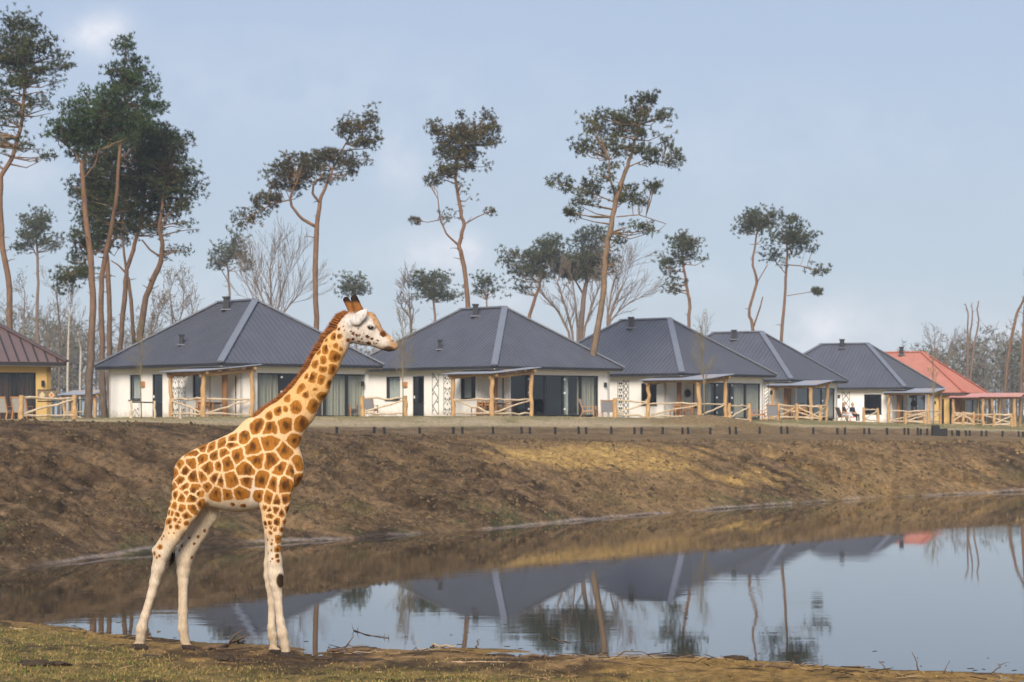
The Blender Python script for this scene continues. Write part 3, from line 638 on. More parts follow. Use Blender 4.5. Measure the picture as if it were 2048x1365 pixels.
def pergola(h, pnear, pleft, pright, q, label, sheet='sheet', rails=(1, 1), extra=0.0):
    cx, _ = w2px(h.P(OV, OV, 0)); cor = h.n + h.A * OV + h.B * OV - h.B * q
    s = along(np.array([*cor, 0]), np.array([*h.A, 0]), pnear); N0 = cor + h.A * s
    sl_ = along(np.array([*N0, 0]), np.array([*h.A, 0]), pleft); Lp = N0 + h.A * sl_
    sr = along(np.array([*N0, 0]), np.array([*h.B, 0]), pright); sr = min(sr, 4.2); Rp = N0 + h.B * sr
    Bk = Lp + h.B * sr
    z = h.zb; P3 = lambda p, zz: np.array([p[0], p[1], z + zz])
    root = empty('pergola', P3(N0, 0), label, 'pergola', 'log pergolas beside the lodges')
    A3 = np.array([*h.A, 0]); B3 = np.array([*h.B, 0]); zl, zh = 2.28, 2.56
    for i, (p, hh) in enumerate(((N0, zl - .1), (Lp, zl - .1), (Rp, zh - .1), (Bk, zh - .1))): post(root, P3(p, 0), hh, .13 if i == 0 else .115, 'wood', seed=i * 7 + int(pnear), lean=(.04 * (i - 1), 0))
    for k, (p, r, zz) in enumerate(((N0, Lp, zl - .06), (Rp, Bk, zh - .06))):
        d = (r - p) / np.linalg.norm(r - p); mb = MB(); log(mb, [P3(p - d * .35, zz), P3(r + d * .35, zz)], .10, .09, k + int(pnear)); mb.build('beam', MT['wood'], root, root)
    d = h.B
    for k, pp in enumerate((N0, Lp)): mb = MB(); log(mb, [P3(pp - d * .2, zl - .2), P3(pp + d * (sr + .2), zh - .2)], .10, .09, k + 3); mb.build('beam', MT['wood'], root, root)
    for k in range(1, 4):
        t = k / 4; zz = zl + (zh - zl) * t; p = N0 + d * sr * t; mb = MB(); log(mb, [P3(p - h.A * .35, zz - .0), P3(p + h.A * (sl_ + .3), zz - .0)], .07, .06, k); mb.build('rafter', MT['wood'], root, root)
    # corrugated sheet, waves running up the slope
    nu = int((sl_ + .9) / .13) * 4; P = []; o0 = N0 - h.A * .45
    for i in range(nu + 1):
        s = (sl_ + .9) * i / nu; dz = .028 * math.sin(i * math.pi / 2)
        for b_, zz in ((-.45, zl + .06 - .045), (sr + .35, zh + .06 + .04)): P.append(P3(o0 + h.A * s + h.B * b_, zz + dz))
    mb = MB(); mb.grid(P, nu + 1, 2); mb.grid([q_ - np.array([0, 0, .012]) for q_ in P], nu + 1, 2); mb.build('roof_sheet', MT[sheet], root, root, True)
    if rails[0]: railing(root, P3(N0, 0), P3(Lp, 0), z, .92, rails[0], int(pnear))
    if rails[1]: railing(root, P3(N0, 0), P3(Rp, 0), z, .92, rails[1], int(pnear) + 30)
    return N0, Lp, Rp, Bk
pg = {}
pg[1] = pergola(H1, 407, 342, 503, 1.45, 'log pergola with grey sheet roof left of the giraffe neck', rails=(1, 1))
pg[2] = pergola(H2, 985, 906, 1062, 1.2, 'log pergola with grey sheet roof in front of open dark doors', rails=(1, 1))
pg[3] = pergola(H3, 1399, 1297, 1450, 1.2, 'log pergola rising behind the small earth mound', rails=(-1, 1))
pg[4] = pergola(H4, 1623, 1545, 1653, 1.2, 'log pergola on the fourth white lodge, left of the seated people', rails=(1, 1))
pg[5] = pergola(H5, 1858, 1777, 1880, 1.0, 'log pergola on the fifth white lodge, right of the seated people', rails=(-1, 1))
pg[6] = pergola(H6, 1985, 1907, 1998, 1.4, 'log pergola with pink-red sheet roof below the red roof', 'sheet_red', rails=(1, 0))
hx = House((2040 - 1024) / F * 176, 176.0, 18, 1.9); pg[8] = pergola(hx, 2030, 1966, 2052, .6, 'log pergola with red sheet roof cut by the right edge', 'sheet_red', rails=(1, 0))
H7p = pergola(H7, 190, 128, 205, 1.2, 'distant log pergola seen between the left pine trunks', rails=(1, 0))

def log_fence(ps, label, seed, hgt=1.05):
    pts = [gpt(px, Y) for px, Y in ps]; root = empty('log_fence', pts[0], label, 'fence', 'log railings in front of the lodges')
    for i, p in enumerate(pts): post(root, p, hgt, .115, 'wood', seed + i, (.03 * (-1) ** i, 0))
    for i in range(len(pts) - 1): railing(root, pts[i], pts[i + 1], 0, hgt - .12, 1 if i % 2 == 0 else -1, seed + 11 * i)
log_fence([(42, 96.5), (150, 98.5)], 'log fence in front of the yellow lodge with brown roof', 2)
log_fence([(724, 114), (811, 115)], 'log fence just right of the giraffe neck, below its chin', 9)
log_fence([(1229, 123), (1296, 124)], 'log fence between the second and third white lodge', 14)
log_fence([(1458, 128), (1499, 130)], 'short log fence right of the pergola behind the mound', 25)
log_fence([(1557, 146), (1594, 145), (1640, 145)], 'three-post log fence in front of the fourth white lodge', 33)
log_fence([(1727, 161), (1756, 162)], 'short log fence just right of the two seated people', 41)
log_fence([(1811, 160), (1850, 161)], 'low log fence under the pergola of the fifth white lodge', 49, .8)
log_fence([(1905, 175), (1927, 175), (1947, 175)], 'log fence in front of the lodge with red roof', 57)
log_fence([(1988, 172), (2024, 172)], 'log fence at the far right below the cut-off pergola', 65)
def stake(px, Y, hgt, label):
    p = gpt(px, Y); mb = MB(); log(mb, [p - np.array([0, 0, .2]), p + np.array([0, 0, hgt])], .055, .05, px, 7); single(mb, 'stake', MT['rail'], p, label, 'stake', 'stakes round the young trees')
stake(361, 101, .52, 'short wooden stake in front of the left pergola')
root = empty('tree_support', gpt(285, 101), 'two stakes with dark strap holding the sapling by the left door', 'tree support')
for i, px in enumerate((262, 309)): p = gpt(px, 101 + i * .3); mb = MB(); log(mb, [p - np.array([0, 0, .2]), p + np.array([0, 0, .78])], .06, .055, i, 7); mb.build('stake', MT['rail'], root, root)
mb = MB(); mb.bar(gpt(262, 101) + np.array([0, 0, .72]), gpt(309, 101.3) + np.array([0, 0, .70]), .03, .06); mb.build('strap', MT['post'], root, root)

# low wire fence on the terrace
posts = [396, 418, 560, 600, 673.5, 748, 770, 839.6, 906.6, 925, 987, 1043.7, 1059.7, 1110.6, 1158, 1173, 1222.8, 1269.8, 1283, 1325, 1364.8, 1376.8, 1420, 1460, 1472, 1519, 1562.7, 1575,
         1626.5, 1675, 1690, 1728, 1739, 1775, 1809, 1817, 1835.5, 1841, 1854, 1904.6, 1914, 1919, 1933, 1939, 1963, 1972, 2005, 2037.5, 2046]
FR = empty('wire_fence', gpt(1200, float(np.interp(1200, PX, fenD))), 'low wire fence on black posts along the terrace edge', 'fence')
tops = []
for px in posts:
    Y = float(np.interp(px, PX, fenD)); p = gpt(px, Y); hg = (14.5 if px < 1880 else 12) * Y / F
    if px < 500: hg *= .75
    mb = MB(); mb.tube([p - np.array([0, 0, .15]), p + np.array([rng.normal() * .022, rng.normal() * .02, hg * rng.uniform(.9, 1.06)])], [.07, .062], 6); mb.build('post', MT['post'], FR, FR); tops.append((p, hg))
for fr in (.95, .55):
    mb = MB()
    for (p, a), (q, b) in zip(tops[:-1], tops[1:]): mb.bar(p + np.array([0, 0, a * fr]), q + np.array([0, 0, b * fr]), .008, .008)
    mb.build('wire', MT['wire'], FR, FR)
p = gpt(1871, 126.5); mb = MB(); mb.box(p + np.array([0, 0, .26]), .20, .22, .30); mb.box(p + np.array([.42, 0, .17]), .215, .2, .21); mb.box(p + np.array([0, 0, .575]), .215, .235, .012); mb.box(p + np.array([.42, 0, .395]), .22, .21, .012)
single(mb, 'equipment_box', MT['post'], p, 'black stepped box standing in the row of fence posts', 'box')

# ------------------------------------------------------------------ garden furniture
def lounge_chair(label, sling='weave'):
    r = empty('lounge_chair', (0, 0, 0), label, 'chair', 'lounge chairs on the lodge lawns')
    w2 = .33
    mb = MB(); P = [np.array([x, -.30 + .62 * t, .36 - .06 * t]) for x in (-w2 + .03, w2 - .03) for t in (0, 1)]
    mb.box((0, .02, .36), w2 - .03, .30, .02, (1, 0, 0), (0, .99, -.10), (0, .10, .99)); mb.build('seat', MT[sling], r)
    mb = MB(); mb.box((0, .42, .66), w2 - .03, .018, .33, (1, 0, 0), (0, .94, -.34), (0, .34, .94)); mb.build('backrest', MT[sling], r)
    for s in (-1, 1):
        mb = MB(); mb.bar((s * w2, -.30, 0), (s * w2, -.26, .58), .045, .045, (0, 1, 0)); mb.build('leg', MT['teak'], r)
        mb = MB(); mb.bar((s * w2, .46, 0), (s * w2, .30, .40), .045, .045, (0, 1, 0)); mb.build('leg', MT['teak'], r)
        mb = MB(); mb.bar((s * w2, -.32, .58), (s * w2, .40, .56), .06, .03); mb.build('armrest', MT['teak'], r)
        mb = MB(); mb.bar((s * w2, -.30, .35), (s * w2, .34, .29), .04, .06); mb.bar((s * w2, .30, .32), (s * w2, .56, 1.0), .04, .05, (0, 1, 0)); mb.build('side_rail', MT['teak'], r)
    mb = MB(); mb.bar((-w2, .545, .97), (w2, .545, .97), .04, .05); mb.build('cross_rail', MT['teak'], r); mb = MB(); mb.bar((-w2, -.29, .33), (w2, -.29, .33), .04, .05); mb.build('cross_rail', MT['teak'], r)
    return r
def dining_chair(label):
    r = empty('dining_chair', (0, 0, 0), label, 'chair', 'dining chairs under the pergolas'); w2 = .23
    mb = MB(); mb.box((0, 0, .45), w2, .22, .02); mb.build('seat', MT['teak'], r)
    for sx in (-1, 1):
        mb = MB(); mb.bar((sx * (w2 - .02), -.20, 0), (sx * (w2 - .02), -.20, .45), .045, .045); mb.build('leg', MT['teak'], r)
        mb = MB(); mb.bar((sx * (w2 - .02), .24, 0), (sx * (w2 - .02), .20, .45), .045, .045); mb.bar((sx * (w2 - .02), .20, .45), (sx * (w2 - .02), .27, .92), .04, .04); mb.build('leg', MT['teak'], r)
    for z in (.62, .76, .89):
        mb = MB(); mb.bar((-w2 + .02, .245, z), (w2 - .02, .245, z), .025, .07); mb.build('back_slat', MT['teak'], r)
    return r
def table(label):
    r = empty('garden_table', (0, 0, 0), label, 'table', 'garden tables under the pergolas')
    for k in range(6): mb = MB(); mb.box((0, -.35 + .14 * k, .74), .80, .065, .018); mb.build('plank', MT['sling'], r)
    for sx in (-1, 1):
        for sy in (-1, 1): mb = MB(); mb.bar((sx * .68, sy * .32, 0), (sx * .68, sy * .32, .72), .07, .07); mb.build('leg', MT['teak'], r)
    mb = MB(); mb.bar((-.72, -.32, .68), (.72, -.32, .68), .03, .08); mb.build('apron', MT['teak'], r); mb = MB(); mb.bar((-.72, .32, .68), (.72, .32, .68), .03, .08); mb.build('apron', MT['teak'], r)
    return r
LC = lounge_chair('x'); LS = lounge_chair('x', 'sling'); DC = dining_chair('x'); TB = table('x'); used = set()
def put(proto, p, rz, label):
    if proto.name in used: return dup(proto, p, rz, label)
    used.add(proto.name); proto.location = p; proto.rotation_euler = (0, 0, rz); proto['label'] = label; return proto
R = math.radians
put(LS, gpt(8, 98.0), R(165), 'deck chair cut by the left edge at the yellow lodge')
put(LS, gpt(46, 98.2), R(170), 'deck chair behind the left post of the log fence at the yellow lodge')
put(LC, gpt(699, 118.6), R(60), 'woven lounge chair just right of the giraffe neck, beside the log fence')
put(LC, gpt(740, 119.0), R(165), 'woven lounge chair behind the log fence below the giraffe chin')
put(LC, gpt(1180, 124.2), R(75), 'woven lounge chair in front of the open dark doors')
put(LC, gpt(1216, 126.2), R(170), 'woven lounge chair left of the post of the middle log fence')
put(LC, gpt(1518, 135.0), R(70), 'lounge chair in front of the grey curtains of the third lodge')
put(LC, gpt(1547, 136.5), R(165), 'pale woven lounge chair below the wall lamp of the third lodge')
c1 = gpt(1689, 158.5); c2 = gpt(1706, 159.5)
put(LC, c1, R(105), 'lounge chair under the seated person in white trousers'); put(LC, c2, R(85), 'lounge chair under the seated person in dark clothes')
names = {1: 'the pergola left of the giraffe neck', 2: 'the pergola by the open dark doors', 3: 'the pergola behind the mound', 4: 'the pergola of the fourth lodge', 5: 'the pergola of the fifth lodge', 6: 'the red-sheeted pergola'}
for k, nm in names.items():
    N0, Lp, Rp, Bk = pg[k]; hh = [None, H1, H2, H3, H4, H5, H6][k]; z = hh.zb + .0
    c = (N0 + Bk) / 2; ang = math.atan2(hh.A[1], hh.A[0]); g = lambda q: np.array([q[0], q[1], max(gz(q[0], q[1]), z) if True else z])
    put(TB, g(c), ang, 'plank table under ' + nm)
    rel = {1: [(.35, -.75, 0, 'front left'), (-.45, -.75, 0, 'front right')], 2: [(.4, -.75, 0, 'front left'), (-.3, -.8, 0, 'front right'), (-1.1, 0, -90, 'right end')]}.get(k, [(.3, -.75, 0, 'front left'), (-.45, -.75, 0, 'front right')])
    for (da, db, rr, wh) in rel:
        q = c + hh.A * da + hh.B * db; put(DC, g(q), ang + math.pi + R(rr) if True else 0, '%s slatted chair at the table under %s' % (wh, nm))

# ------------------------------------------------------------------ bodies as one blended surface
def sdf_surface(chains, h):
    """chains: list of (pts [(x,y,z,r,sy)], k); sy squeezes the cross-section in y. Returns verts, quads (surface nets)."""
    allp = np.array([p[:3] for c, k in chains for p in c]); allr = max(p[3] for c, k in chains for p in c)
    lo = allp.min(0) - allr * 1.05 - 4 * h; hi = allp.max(0) + allr * 1.05 + 4 * h
    lo[1] = min(-max(p[3] * p[4] + abs(p[1]) for c, k in chains for p in c) - 5 * h, lo[1] if allr < .1 else 0); hi[1] = max(hi[1] if allr < .1 else 0, -lo[1])
    n = np.ceil((hi - lo) / h).astype(int) + 1
    ax = [lo[i] + np.arange(n[i]) * h for i in range(3)]
    D = np.full(n, 1.0, dtype=np.float32)
    for c, k in chains:
        for p, q in zip(c[:-1], c[1:]):
            a, b = np.array(p[:3]), np.array(q[:3]); ra, rb, sa, sb = p[3], q[3], p[4], q[4]
            R_ = max(ra, rb) * max(1, sa, sb) + k + 3 * h
            i0 = np.maximum(np.floor((np.minimum(a, b) - R_ - lo) / h).astype(int), 0); i1 = np.minimum(np.ceil((np.maximum(a, b) + R_ - lo) / h).astype(int) + 1, n)
            x = ax[0][i0[0]:i1[0]][:, None, None]; y = ax[1][i0[1]:i1[1]][None, :, None]; z = ax[2][i0[2]:i1[2]][None, None, :]
            d = b - a; L2 = max(d[0] ** 2 + d[2] ** 2 + d[1] ** 2, 1e-9)
            t = np.clip(((x - a[0]) * d[0] + (y - a[1]) * d[1] + (z - a[2]) * d[2]) / L2, 0, 1)
            s = sa + t * (sb - sa)
            dist = np.sqrt((x - a[0] - t * d[0]) ** 2 + ((y - a[1] - t * d[1]) / s) ** 2 + (z - a[2] - t * d[2]) ** 2) - (ra + t * (rb - ra))
            sl = tuple(slice(i0[i], i1[i]) for i in range(3)); B_ = D[sl]
            hh = np.clip(.5 + .5 * (B_ - dist) / k, 0, 1)
            D[sl] = B_ + (dist - B_) * hh - k * hh * (1 - hh)
    ins = D < 0
    V = np.zeros(tuple(n - 1) + (3,), np.float32); cnt = np.zeros(tuple(n - 1), np.float32)
    for axi in range(3):
        o = [i for i in range(3) if i != axi]
        for da in (0, 1):
            for db in (0, 1):
                s0 = [None] * 3; s1 = [None] * 3
                s0[axi] = slice(0, n[axi] - 1); s1[axi] = slice(1, n[axi])
                s0[o[0]] = s1[o[0]] = slice(da, n[o[0]] - 1 + da); s0[o[1]] = s1[o[1]] = slice(db, n[o[1]] - 1 + db)
                p0, p1 = D[tuple(s0)], D[tuple(s1)]; m = (p0 < 0) != (p1 < 0)
                w = np.nonzero(m); tt = p0[w] / (p0[w] - p1[w])
                off = np.zeros((len(tt), 3), np.float32); off[:, axi] = tt; off[:, o[0]] = da; off[:, o[1]] = db
                V[w] += off; cnt[w] += 1
    act = cnt > 0; ids = np.full(act.shape, -1, np.int64); ids[act] = np.arange(act.sum())
    w = np.stack(np.nonzero(act), 1); verts = lo + (w + V[act] / cnt[act][:, None]) * h
    Q = []
    for axi in range(3):
        o = [(axi + 1) % 3, (axi + 2) % 3]
        s0 = [slice(1, n[i] - 1) for i in range(3)]; s1 = list(s0); s0[axi] = slice(0, n[axi] - 1); s1[axi] = slice(1, n[axi])
        m = ins[tuple(s0)] != ins[tuple(s1)]; sg = ins[tuple(s0)][m]
        c = np.stack(np.nonzero(m), 1); c[:, o[0]] += 1; c[:, o[1]] += 1
        def at(da, db):
            q = c.copy(); q[:, o[0]] -= da; q[:, o[1]] -= db; return ids[q[:, 0], q[:, 1], q[:, 2]]
        q = np.stack([at(1, 1), at(0, 1), at(0, 0), at(1, 0)], 1); q[~sg] = q[~sg][:, ::-1]; Q.append(q)
    Q = np.concatenate(Q); return verts, Q[(Q >= 0).all(1)]

# giraffe: joints read in photo pixels, put on its own upright plane at 25.8 m, turned 10 degrees to the viewer
GX, GY, PHI = (470 - 1024) / F * 25.8, 25.8, math.radians(10)
cph, sph = math.cos(PHI), math.sin(PHI)
def gloc(px, py, v=0.0):
    t = (px - 1024) / F; s = (t * (GY - v * cph) - GX + v * sph) / (cph + t * sph)
    Y = GY - s * sph - v * cph; return s, v, CZ - (py - HOR) / F * Y
GS = F / 25.7
def ch(pts, k=.05, v=None, sy=None):
    out = []
    for p in pts:
        vv = p[3] if len(p) > 3 else (v or 0.0); ss = p[4] if len(p) > 4 else (sy or 1.0)
        s, q, z = gloc(p[0], p[1], vv); out.append((s, -vv, z, p[2] / GS, ss))     # local +y points away from the viewer
    return out, k
def mirror(pts): return [(p[0], p[1], p[2], -p[3], p[4]) for p in pts]
G = []
G.append(ch([(398, 953, 52, 0, .60), (428, 951, 64, 0, .66), (470, 948, 76, 0, .66), (512, 940, 78, 0, .62), (540, 930, 66, 0, .60)], .06))
G.append(ch([(480, 905, 38, 0, .5), (515, 880, 44, 0, .5), (545, 872, 46, 0, .55)], .08))
G.append(ch([(530, 905, 62, 0, .62), (563, 853, 46, 0, .62), (595, 819, 37, 0, .66), (628, 772, 29.5, 0, .72), (652, 727, 25.5, 0, .75), (670, 694, 23, 0, .78), (688, 668, 21, 0, .80)], .07))
G.append(ch([(540, 920, 60, 0, .6), (565, 932, 42, 0, .66), (575, 946, 30, 0, .8)], .05)); G.append(ch([(568, 950, 30, 0, .8), (560, 985, 27, 0, .9)], .05))
G.append(ch([(582, 930, 14, .05, 1), (592, 950, 11, .05, 1)], .04))
# head
G.append(ch([(694, 662, 21, 0, .8), (709, 655, 31, 0, .66), (731, 659, 32, 0, .66)], .035)); G.append(ch([(731, 660, 31, 0, .64), (755, 676, 19, 0, .72), (775, 686, 14, 0, .82), (786, 692, 10.5, 0, .95)], .03))
G.append(ch([(762, 690, 9, 0, 1), (778, 697, 7, 0, 1.1)], .02)); G.append(ch([(718, 634, 14, 0, .9), (741, 636, 10, 0, 1.1), (752, 654, 7, 0, 1.3)], .03))
for s in (1, -1): G.append(ch([(740, 650, 7.5, .105 * s, .8), (747, 653, 5, .10 * s, .8)], .02)); G.append(ch([(781, 682, 4.5, .045 * s, 1), (787, 685, 4.5, .04 * s, 1)], .015))
G.append(ch([(718, 622, 10, .055, 1), (712, 607, 7.8, .06, 1), (708.5, 597, 7.6, .06, 1)], .018)); G.append(ch([(706, 627, 9, -.055, 1), (698, 609, 6.8, -.06, 1), (692.5, 600, 6.8, -.06, 1)], .018))
for s in (1, -1): G.append(ch([(701, 648, 7, .115 * s, .5), (713, 639, 12.5, .16 * s, .20), (724, 630, 10.5, .175 * s, .18), (735.5, 617.5, 2.2, .18 * s, .5)], .012))
# shoulders, front legs
sh = [(540, 925, 48, .12, .36), (548, 965, 40, .16, .40), (549, 1005, 31, .165, .52), (548, 1040, 23.5, .165, .62), (547, 1065, 18.5, .16, .72), (547.5, 1095, 13.5, .16, .85)]
G.append(ch(sh, .022)); G.append(ch([(546, 925, 46, -.12, .36), (552, 965, 38, -.16, .40), (550, 1005, 28, -.165, .52), (546, 1040, 21, -.16, .65), (543, 1100, 13, -.15, .9)], .05))
def lower(pts, v, toe, hz):
    G.append(ch([(x, y, r, v, .92) for x, y, r in pts], .03))
    for dv in (-.032, .032): G.append(ch([(toe[0], hz - 9, 8.5, v + dv, .62), (toe[1], hz - 5, 6.5, v + dv * 1.3, .62)], .012))
lower([(547.5, 1095, 13.5), (549, 1123, 14.5), (551, 1148, 15.5), (552.5, 1168, 13), (555, 1192, 8.8), (560.5, 1243, 8), (565, 1268, 10.5), (570, 1290, 8.8), (572, 1302, 9.5)], .15, (566, 583), 1321)
lower([(543, 1100, 13), (541.5, 1128, 13.5), (541.5, 1152, 13.5), (542.5, 1172, 11), (544, 1205, 7.8), (543, 1255, 7.8), (545, 1272, 9.2), (548, 1290, 8)], -.13, (545, 557), 1308)
# hindquarters and hind legs
G.append(ch([(392, 952, 47, .10, .40), (380, 990, 38, .14, .45), (366, 1020, 31, .155, .52), (355, 1047, 24, .155, .62), (341, 1076, 17, .155, .75)], .020))
G.append(ch([(384, 918, 14, .13, .8), (392, 928, 14, .16, .8)], .04)); G.append(ch([(556, 968, 12, .235, .7), (552, 990, 10, .235, .7)], .05))
G.append(ch([(402, 955, 47, -.10, .40), (412, 990, 36, -.14, .45), (408, 1025, 29, -.155, .52), (394, 1062, 20.5, -.155, .65), (381, 1090, 17, -.155, .75)], .05))
lower([(341, 1076, 17), (324, 1106, 16.5), (316, 1138, 13), (309, 1165, 10), (303, 1190, 8.6), (290, 1232, 8.4), (283, 1258, 10.8), (281.5, 1275, 9.2), (280, 1286, 9.5)], .155, (272, 290), 1302)
lower([(381, 1090, 17), (369, 1118, 17.5), (367, 1143, 13.2), (366, 1165, 10), (366, 1224, 9.2), (366, 1258, 10.3), (370, 1281, 9), (373, 1290, 9)], -.15, (371, 385), 1302)
G.append(ch([(310, 1101, 7, .155, .7), (324, 1080, 6, .155, .7)], .03)); G.append(ch([(354, 1113, 7, -.15, .7), (364, 1092, 6, -.15, .7)], .03))
G.append(ch([(366, 935, 8, .0, 1), (350, 965, 5, .0, 1), (348, 1040, 3.6, .0, 1), (348, 1105, 3.4, .0, 1)], .03))
GV, GQ = sdf_surface(G, .0115)
# light smoothing
for _ in range(2):
    acc = np.zeros_like(GV); cn = np.zeros(len(GV))
    for i in range(4):
        a, b = GQ[:, i], GQ[:, (i + 1) % 4]
        np.add.at(acc, a, GV[b]); np.add.at(cn, a, 1); np.add.at(acc, b, GV[a]); np.add.at(cn, b, 1)
    GV = GV * .5 + .5 * acc / np.maximum(cn, 1)[:, None]
GV = GV + 0
# vertex normals
fn = np.cross(GV[GQ[:, 2]] - GV[GQ[:, 0]], GV[GQ[:, 3]] - GV[GQ[:, 1]]); GN = np.zeros_like(GV)
for i in range(4): np.add.at(GN, GQ[:, i], fn)
GN /= np.linalg.norm(GN, axis=1)[:, None] + 1e-9
rel = (fbm(GV[:, 0] * 5.5 + GV[:, 1] * 3, GV[:, 2] * 4.0, 3, 211) - .5) * .022 * np.clip((GV[:, 2] - .9) / .4, .15, 1) * np.clip((3.35 - GV[:, 2]) / .2, .1, 1)
GV = GV + GN * rel[:, None]
# projected columns/rows of every vertex
def gworld(L): return np.stack([GX + L[:, 0] * cph + L[:, 1] * sph, GY - L[:, 0] * sph + L[:, 1] * cph, L[:, 2]], 1)
GW = gworld(GV); gpx = 1024 + F * GW[:, 0] / GW[:, 1]; gpy = HOR - F * (GW[:, 2] - CZ) / GW[:, 1]
near = GN[:, 1] < -.05
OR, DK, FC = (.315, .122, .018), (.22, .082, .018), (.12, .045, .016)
S = []
def cs(lst, x0, y0, k, col=OR, far=False):
    for q in lst:
        x, y, rr = x0 + q[0] * k, y0 + q[1] * k, q[2] * k
        if any(f_ == far and math.hypot(x - a, y - b) < max(3.2, .62 * max(rr, c_)) for a, b, c_, _, f_ in S): continue      # the same patch read twice
        S.append((x, y, rr, col, far))
cs([(700, 800, 62), (740, 850, 45), (855, 800, 22), (935, 870, 55), (850, 985, 78), (1000, 730, 52), (825, 655, 62), (925, 680, 50), (750, 640, 32), (845, 505, 52), (940, 550, 42), (1045, 570, 58), (945, 460, 44), (965, 340, 62), (1070, 420, 62), (895, 370, 30),
    (1070, 200, 42), (1140, 195, 30), (1105, 295, 32), (1155, 320, 28), (1040, 315, 16), (1095, 100, 30), (985, 230, 26), (545, 890, 50)], 480, 640, .17582)
cs([(1505, 40, 80), (1425, 170, 66), (1580, 150, 70), (1320, 190, 34), (1255, 205, 46), (1160, 250, 46), (1325, 350, 78), (1480, 340, 80), (1040, 350, 80), (1170, 375, 80), (1165, 515, 75), (1300, 605, 78), (910, 465, 70),
    (1000, 555, 85), (1400, 500, 45), (785, 545, 48), (805, 485, 42), (700, 525, 55), (600, 560, 55), (510, 575, 52), (415, 625, 58), (400, 705, 62), (510, 680, 80), (635, 640, 55), (715, 615, 52), (840, 640, 75), (750, 720, 75), (660, 745, 46),
    (560, 770, 75), (345, 800, 55), (430, 855, 66), (295, 880, 50), (330, 945, 52), (435, 975, 62), (505, 850, 48), (630, 860, 52), (690, 890, 52), (785, 885, 85), (935, 800, 92), (945, 880, 60), (1035, 690, 72), (1195, 680, 80), (1260, 760, 60), (1085, 880, 78),
    (1205, 920, 68), (1320, 930, 85), (560, 940, 42), (640, 1005, 55), (755, 1030, 42), (870, 1010, 55), (1065, 1040, 40), (1150, 1055, 52), (1230, 1090, 50), (1310, 1080, 52), (800, 1120, 26), (910, 1125, 26), (1440, 745, 50), (1450, 860, 55), (1380, 790, 45),
    (240, 1030, 45), (300, 1050, 50), (415, 1060, 60), (190, 1100, 30), (240, 1140, 32), (310, 1165, 40), (415, 1155, 45), (490, 1110, 32), (185, 1200, 25), (220, 1205, 24), (265, 1220, 24), (340, 1225, 40), (245, 1265, 23), (190, 1285, 30), (290, 1290, 20),
    (350, 1300, 26), (200, 1340, 20), (265, 1340, 25), (1115, 1150, 28), (1155, 1180, 32), (1165, 1225, 42), (1225, 1170, 42), (1280, 1200, 30), (1340, 1160, 42), (1120, 1300, 25), (1170, 1300, 25), (1235, 1285, 38), (1190, 1345, 25), (1310, 1290, 26),
    (290, 740, 34), (250, 810, 30), (225, 960, 30), (205, 1060, 28), (470, 1010, 30), (350, 1000, 34)], 300, 780, .2051)
cs([(490, 530, 13), (505, 585, 14), (450, 565, 20), (505, 480, 12), (490, 705, 13), (545, 690, 24)], 600, 560, .17578, DK)
cs([(570, 595, 12), (605, 620, 21), (645, 640, 20), (685, 580, 14), (690, 545, 11), (655, 565, 15), (685, 625, 18), (730, 615, 17), (730, 645, 14), (768, 640, 22), (705, 670, 19), (675, 705, 18), (720, 715, 17), (610, 695, 20), (780, 725, 28), (820, 675, 19), (845, 732, 18), (870, 725, 14),
    (895, 690, 11), (940, 615, 33)], 600, 560, .17578, FC)
cs([(520, 60, 20), (575, 80, 26), (500, 115, 14), (540, 120, 15), (600, 125, 24), (525, 160, 14), (565, 160, 11), (555, 185, 13), (615, 185, 14), (485, 220, 14), (535, 220, 14), (430, 290, 11), (400, 380, 22), (415, 312, 13), (355, 430, 17), (470, 265, 9), (510, 270, 7), (395, 450, 13), (372, 470, 11)], 220, 1000, .2492)
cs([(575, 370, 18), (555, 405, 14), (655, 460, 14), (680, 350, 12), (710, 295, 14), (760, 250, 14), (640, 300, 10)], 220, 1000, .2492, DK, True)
cs([(1245, 190, 14), (1285, 190, 17), (1335, 180, 24), (1250, 220, 10), (1320, 235, 22), (1285, 265, 16), (1380, 240, 22), (1340, 315, 24), (1265, 325, 10), (1300, 322, 8), (1297, 355, 12), (1345, 400, 24), (1300, 402, 9), (1270, 425, 8), (1345, 455, 18), (1305, 475, 11), (1350, 490, 15), (1285, 490, 7)], 220, 1000, .2492)
SP, SR, SC = [], [], []
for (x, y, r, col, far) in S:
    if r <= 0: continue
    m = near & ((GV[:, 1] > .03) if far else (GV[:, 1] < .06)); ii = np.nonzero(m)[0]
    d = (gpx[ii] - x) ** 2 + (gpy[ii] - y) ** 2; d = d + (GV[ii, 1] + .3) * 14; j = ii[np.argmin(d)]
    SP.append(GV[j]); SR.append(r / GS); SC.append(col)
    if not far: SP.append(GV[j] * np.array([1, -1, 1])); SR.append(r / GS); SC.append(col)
SP, SR, SC = np.array(SP), np.array(SR), np.array(SC)
field = np.zeros(len(GV), np.float32); core = np.zeros(len(GV), np.float32); scol = np.zeros((len(GV), 3), np.float32)
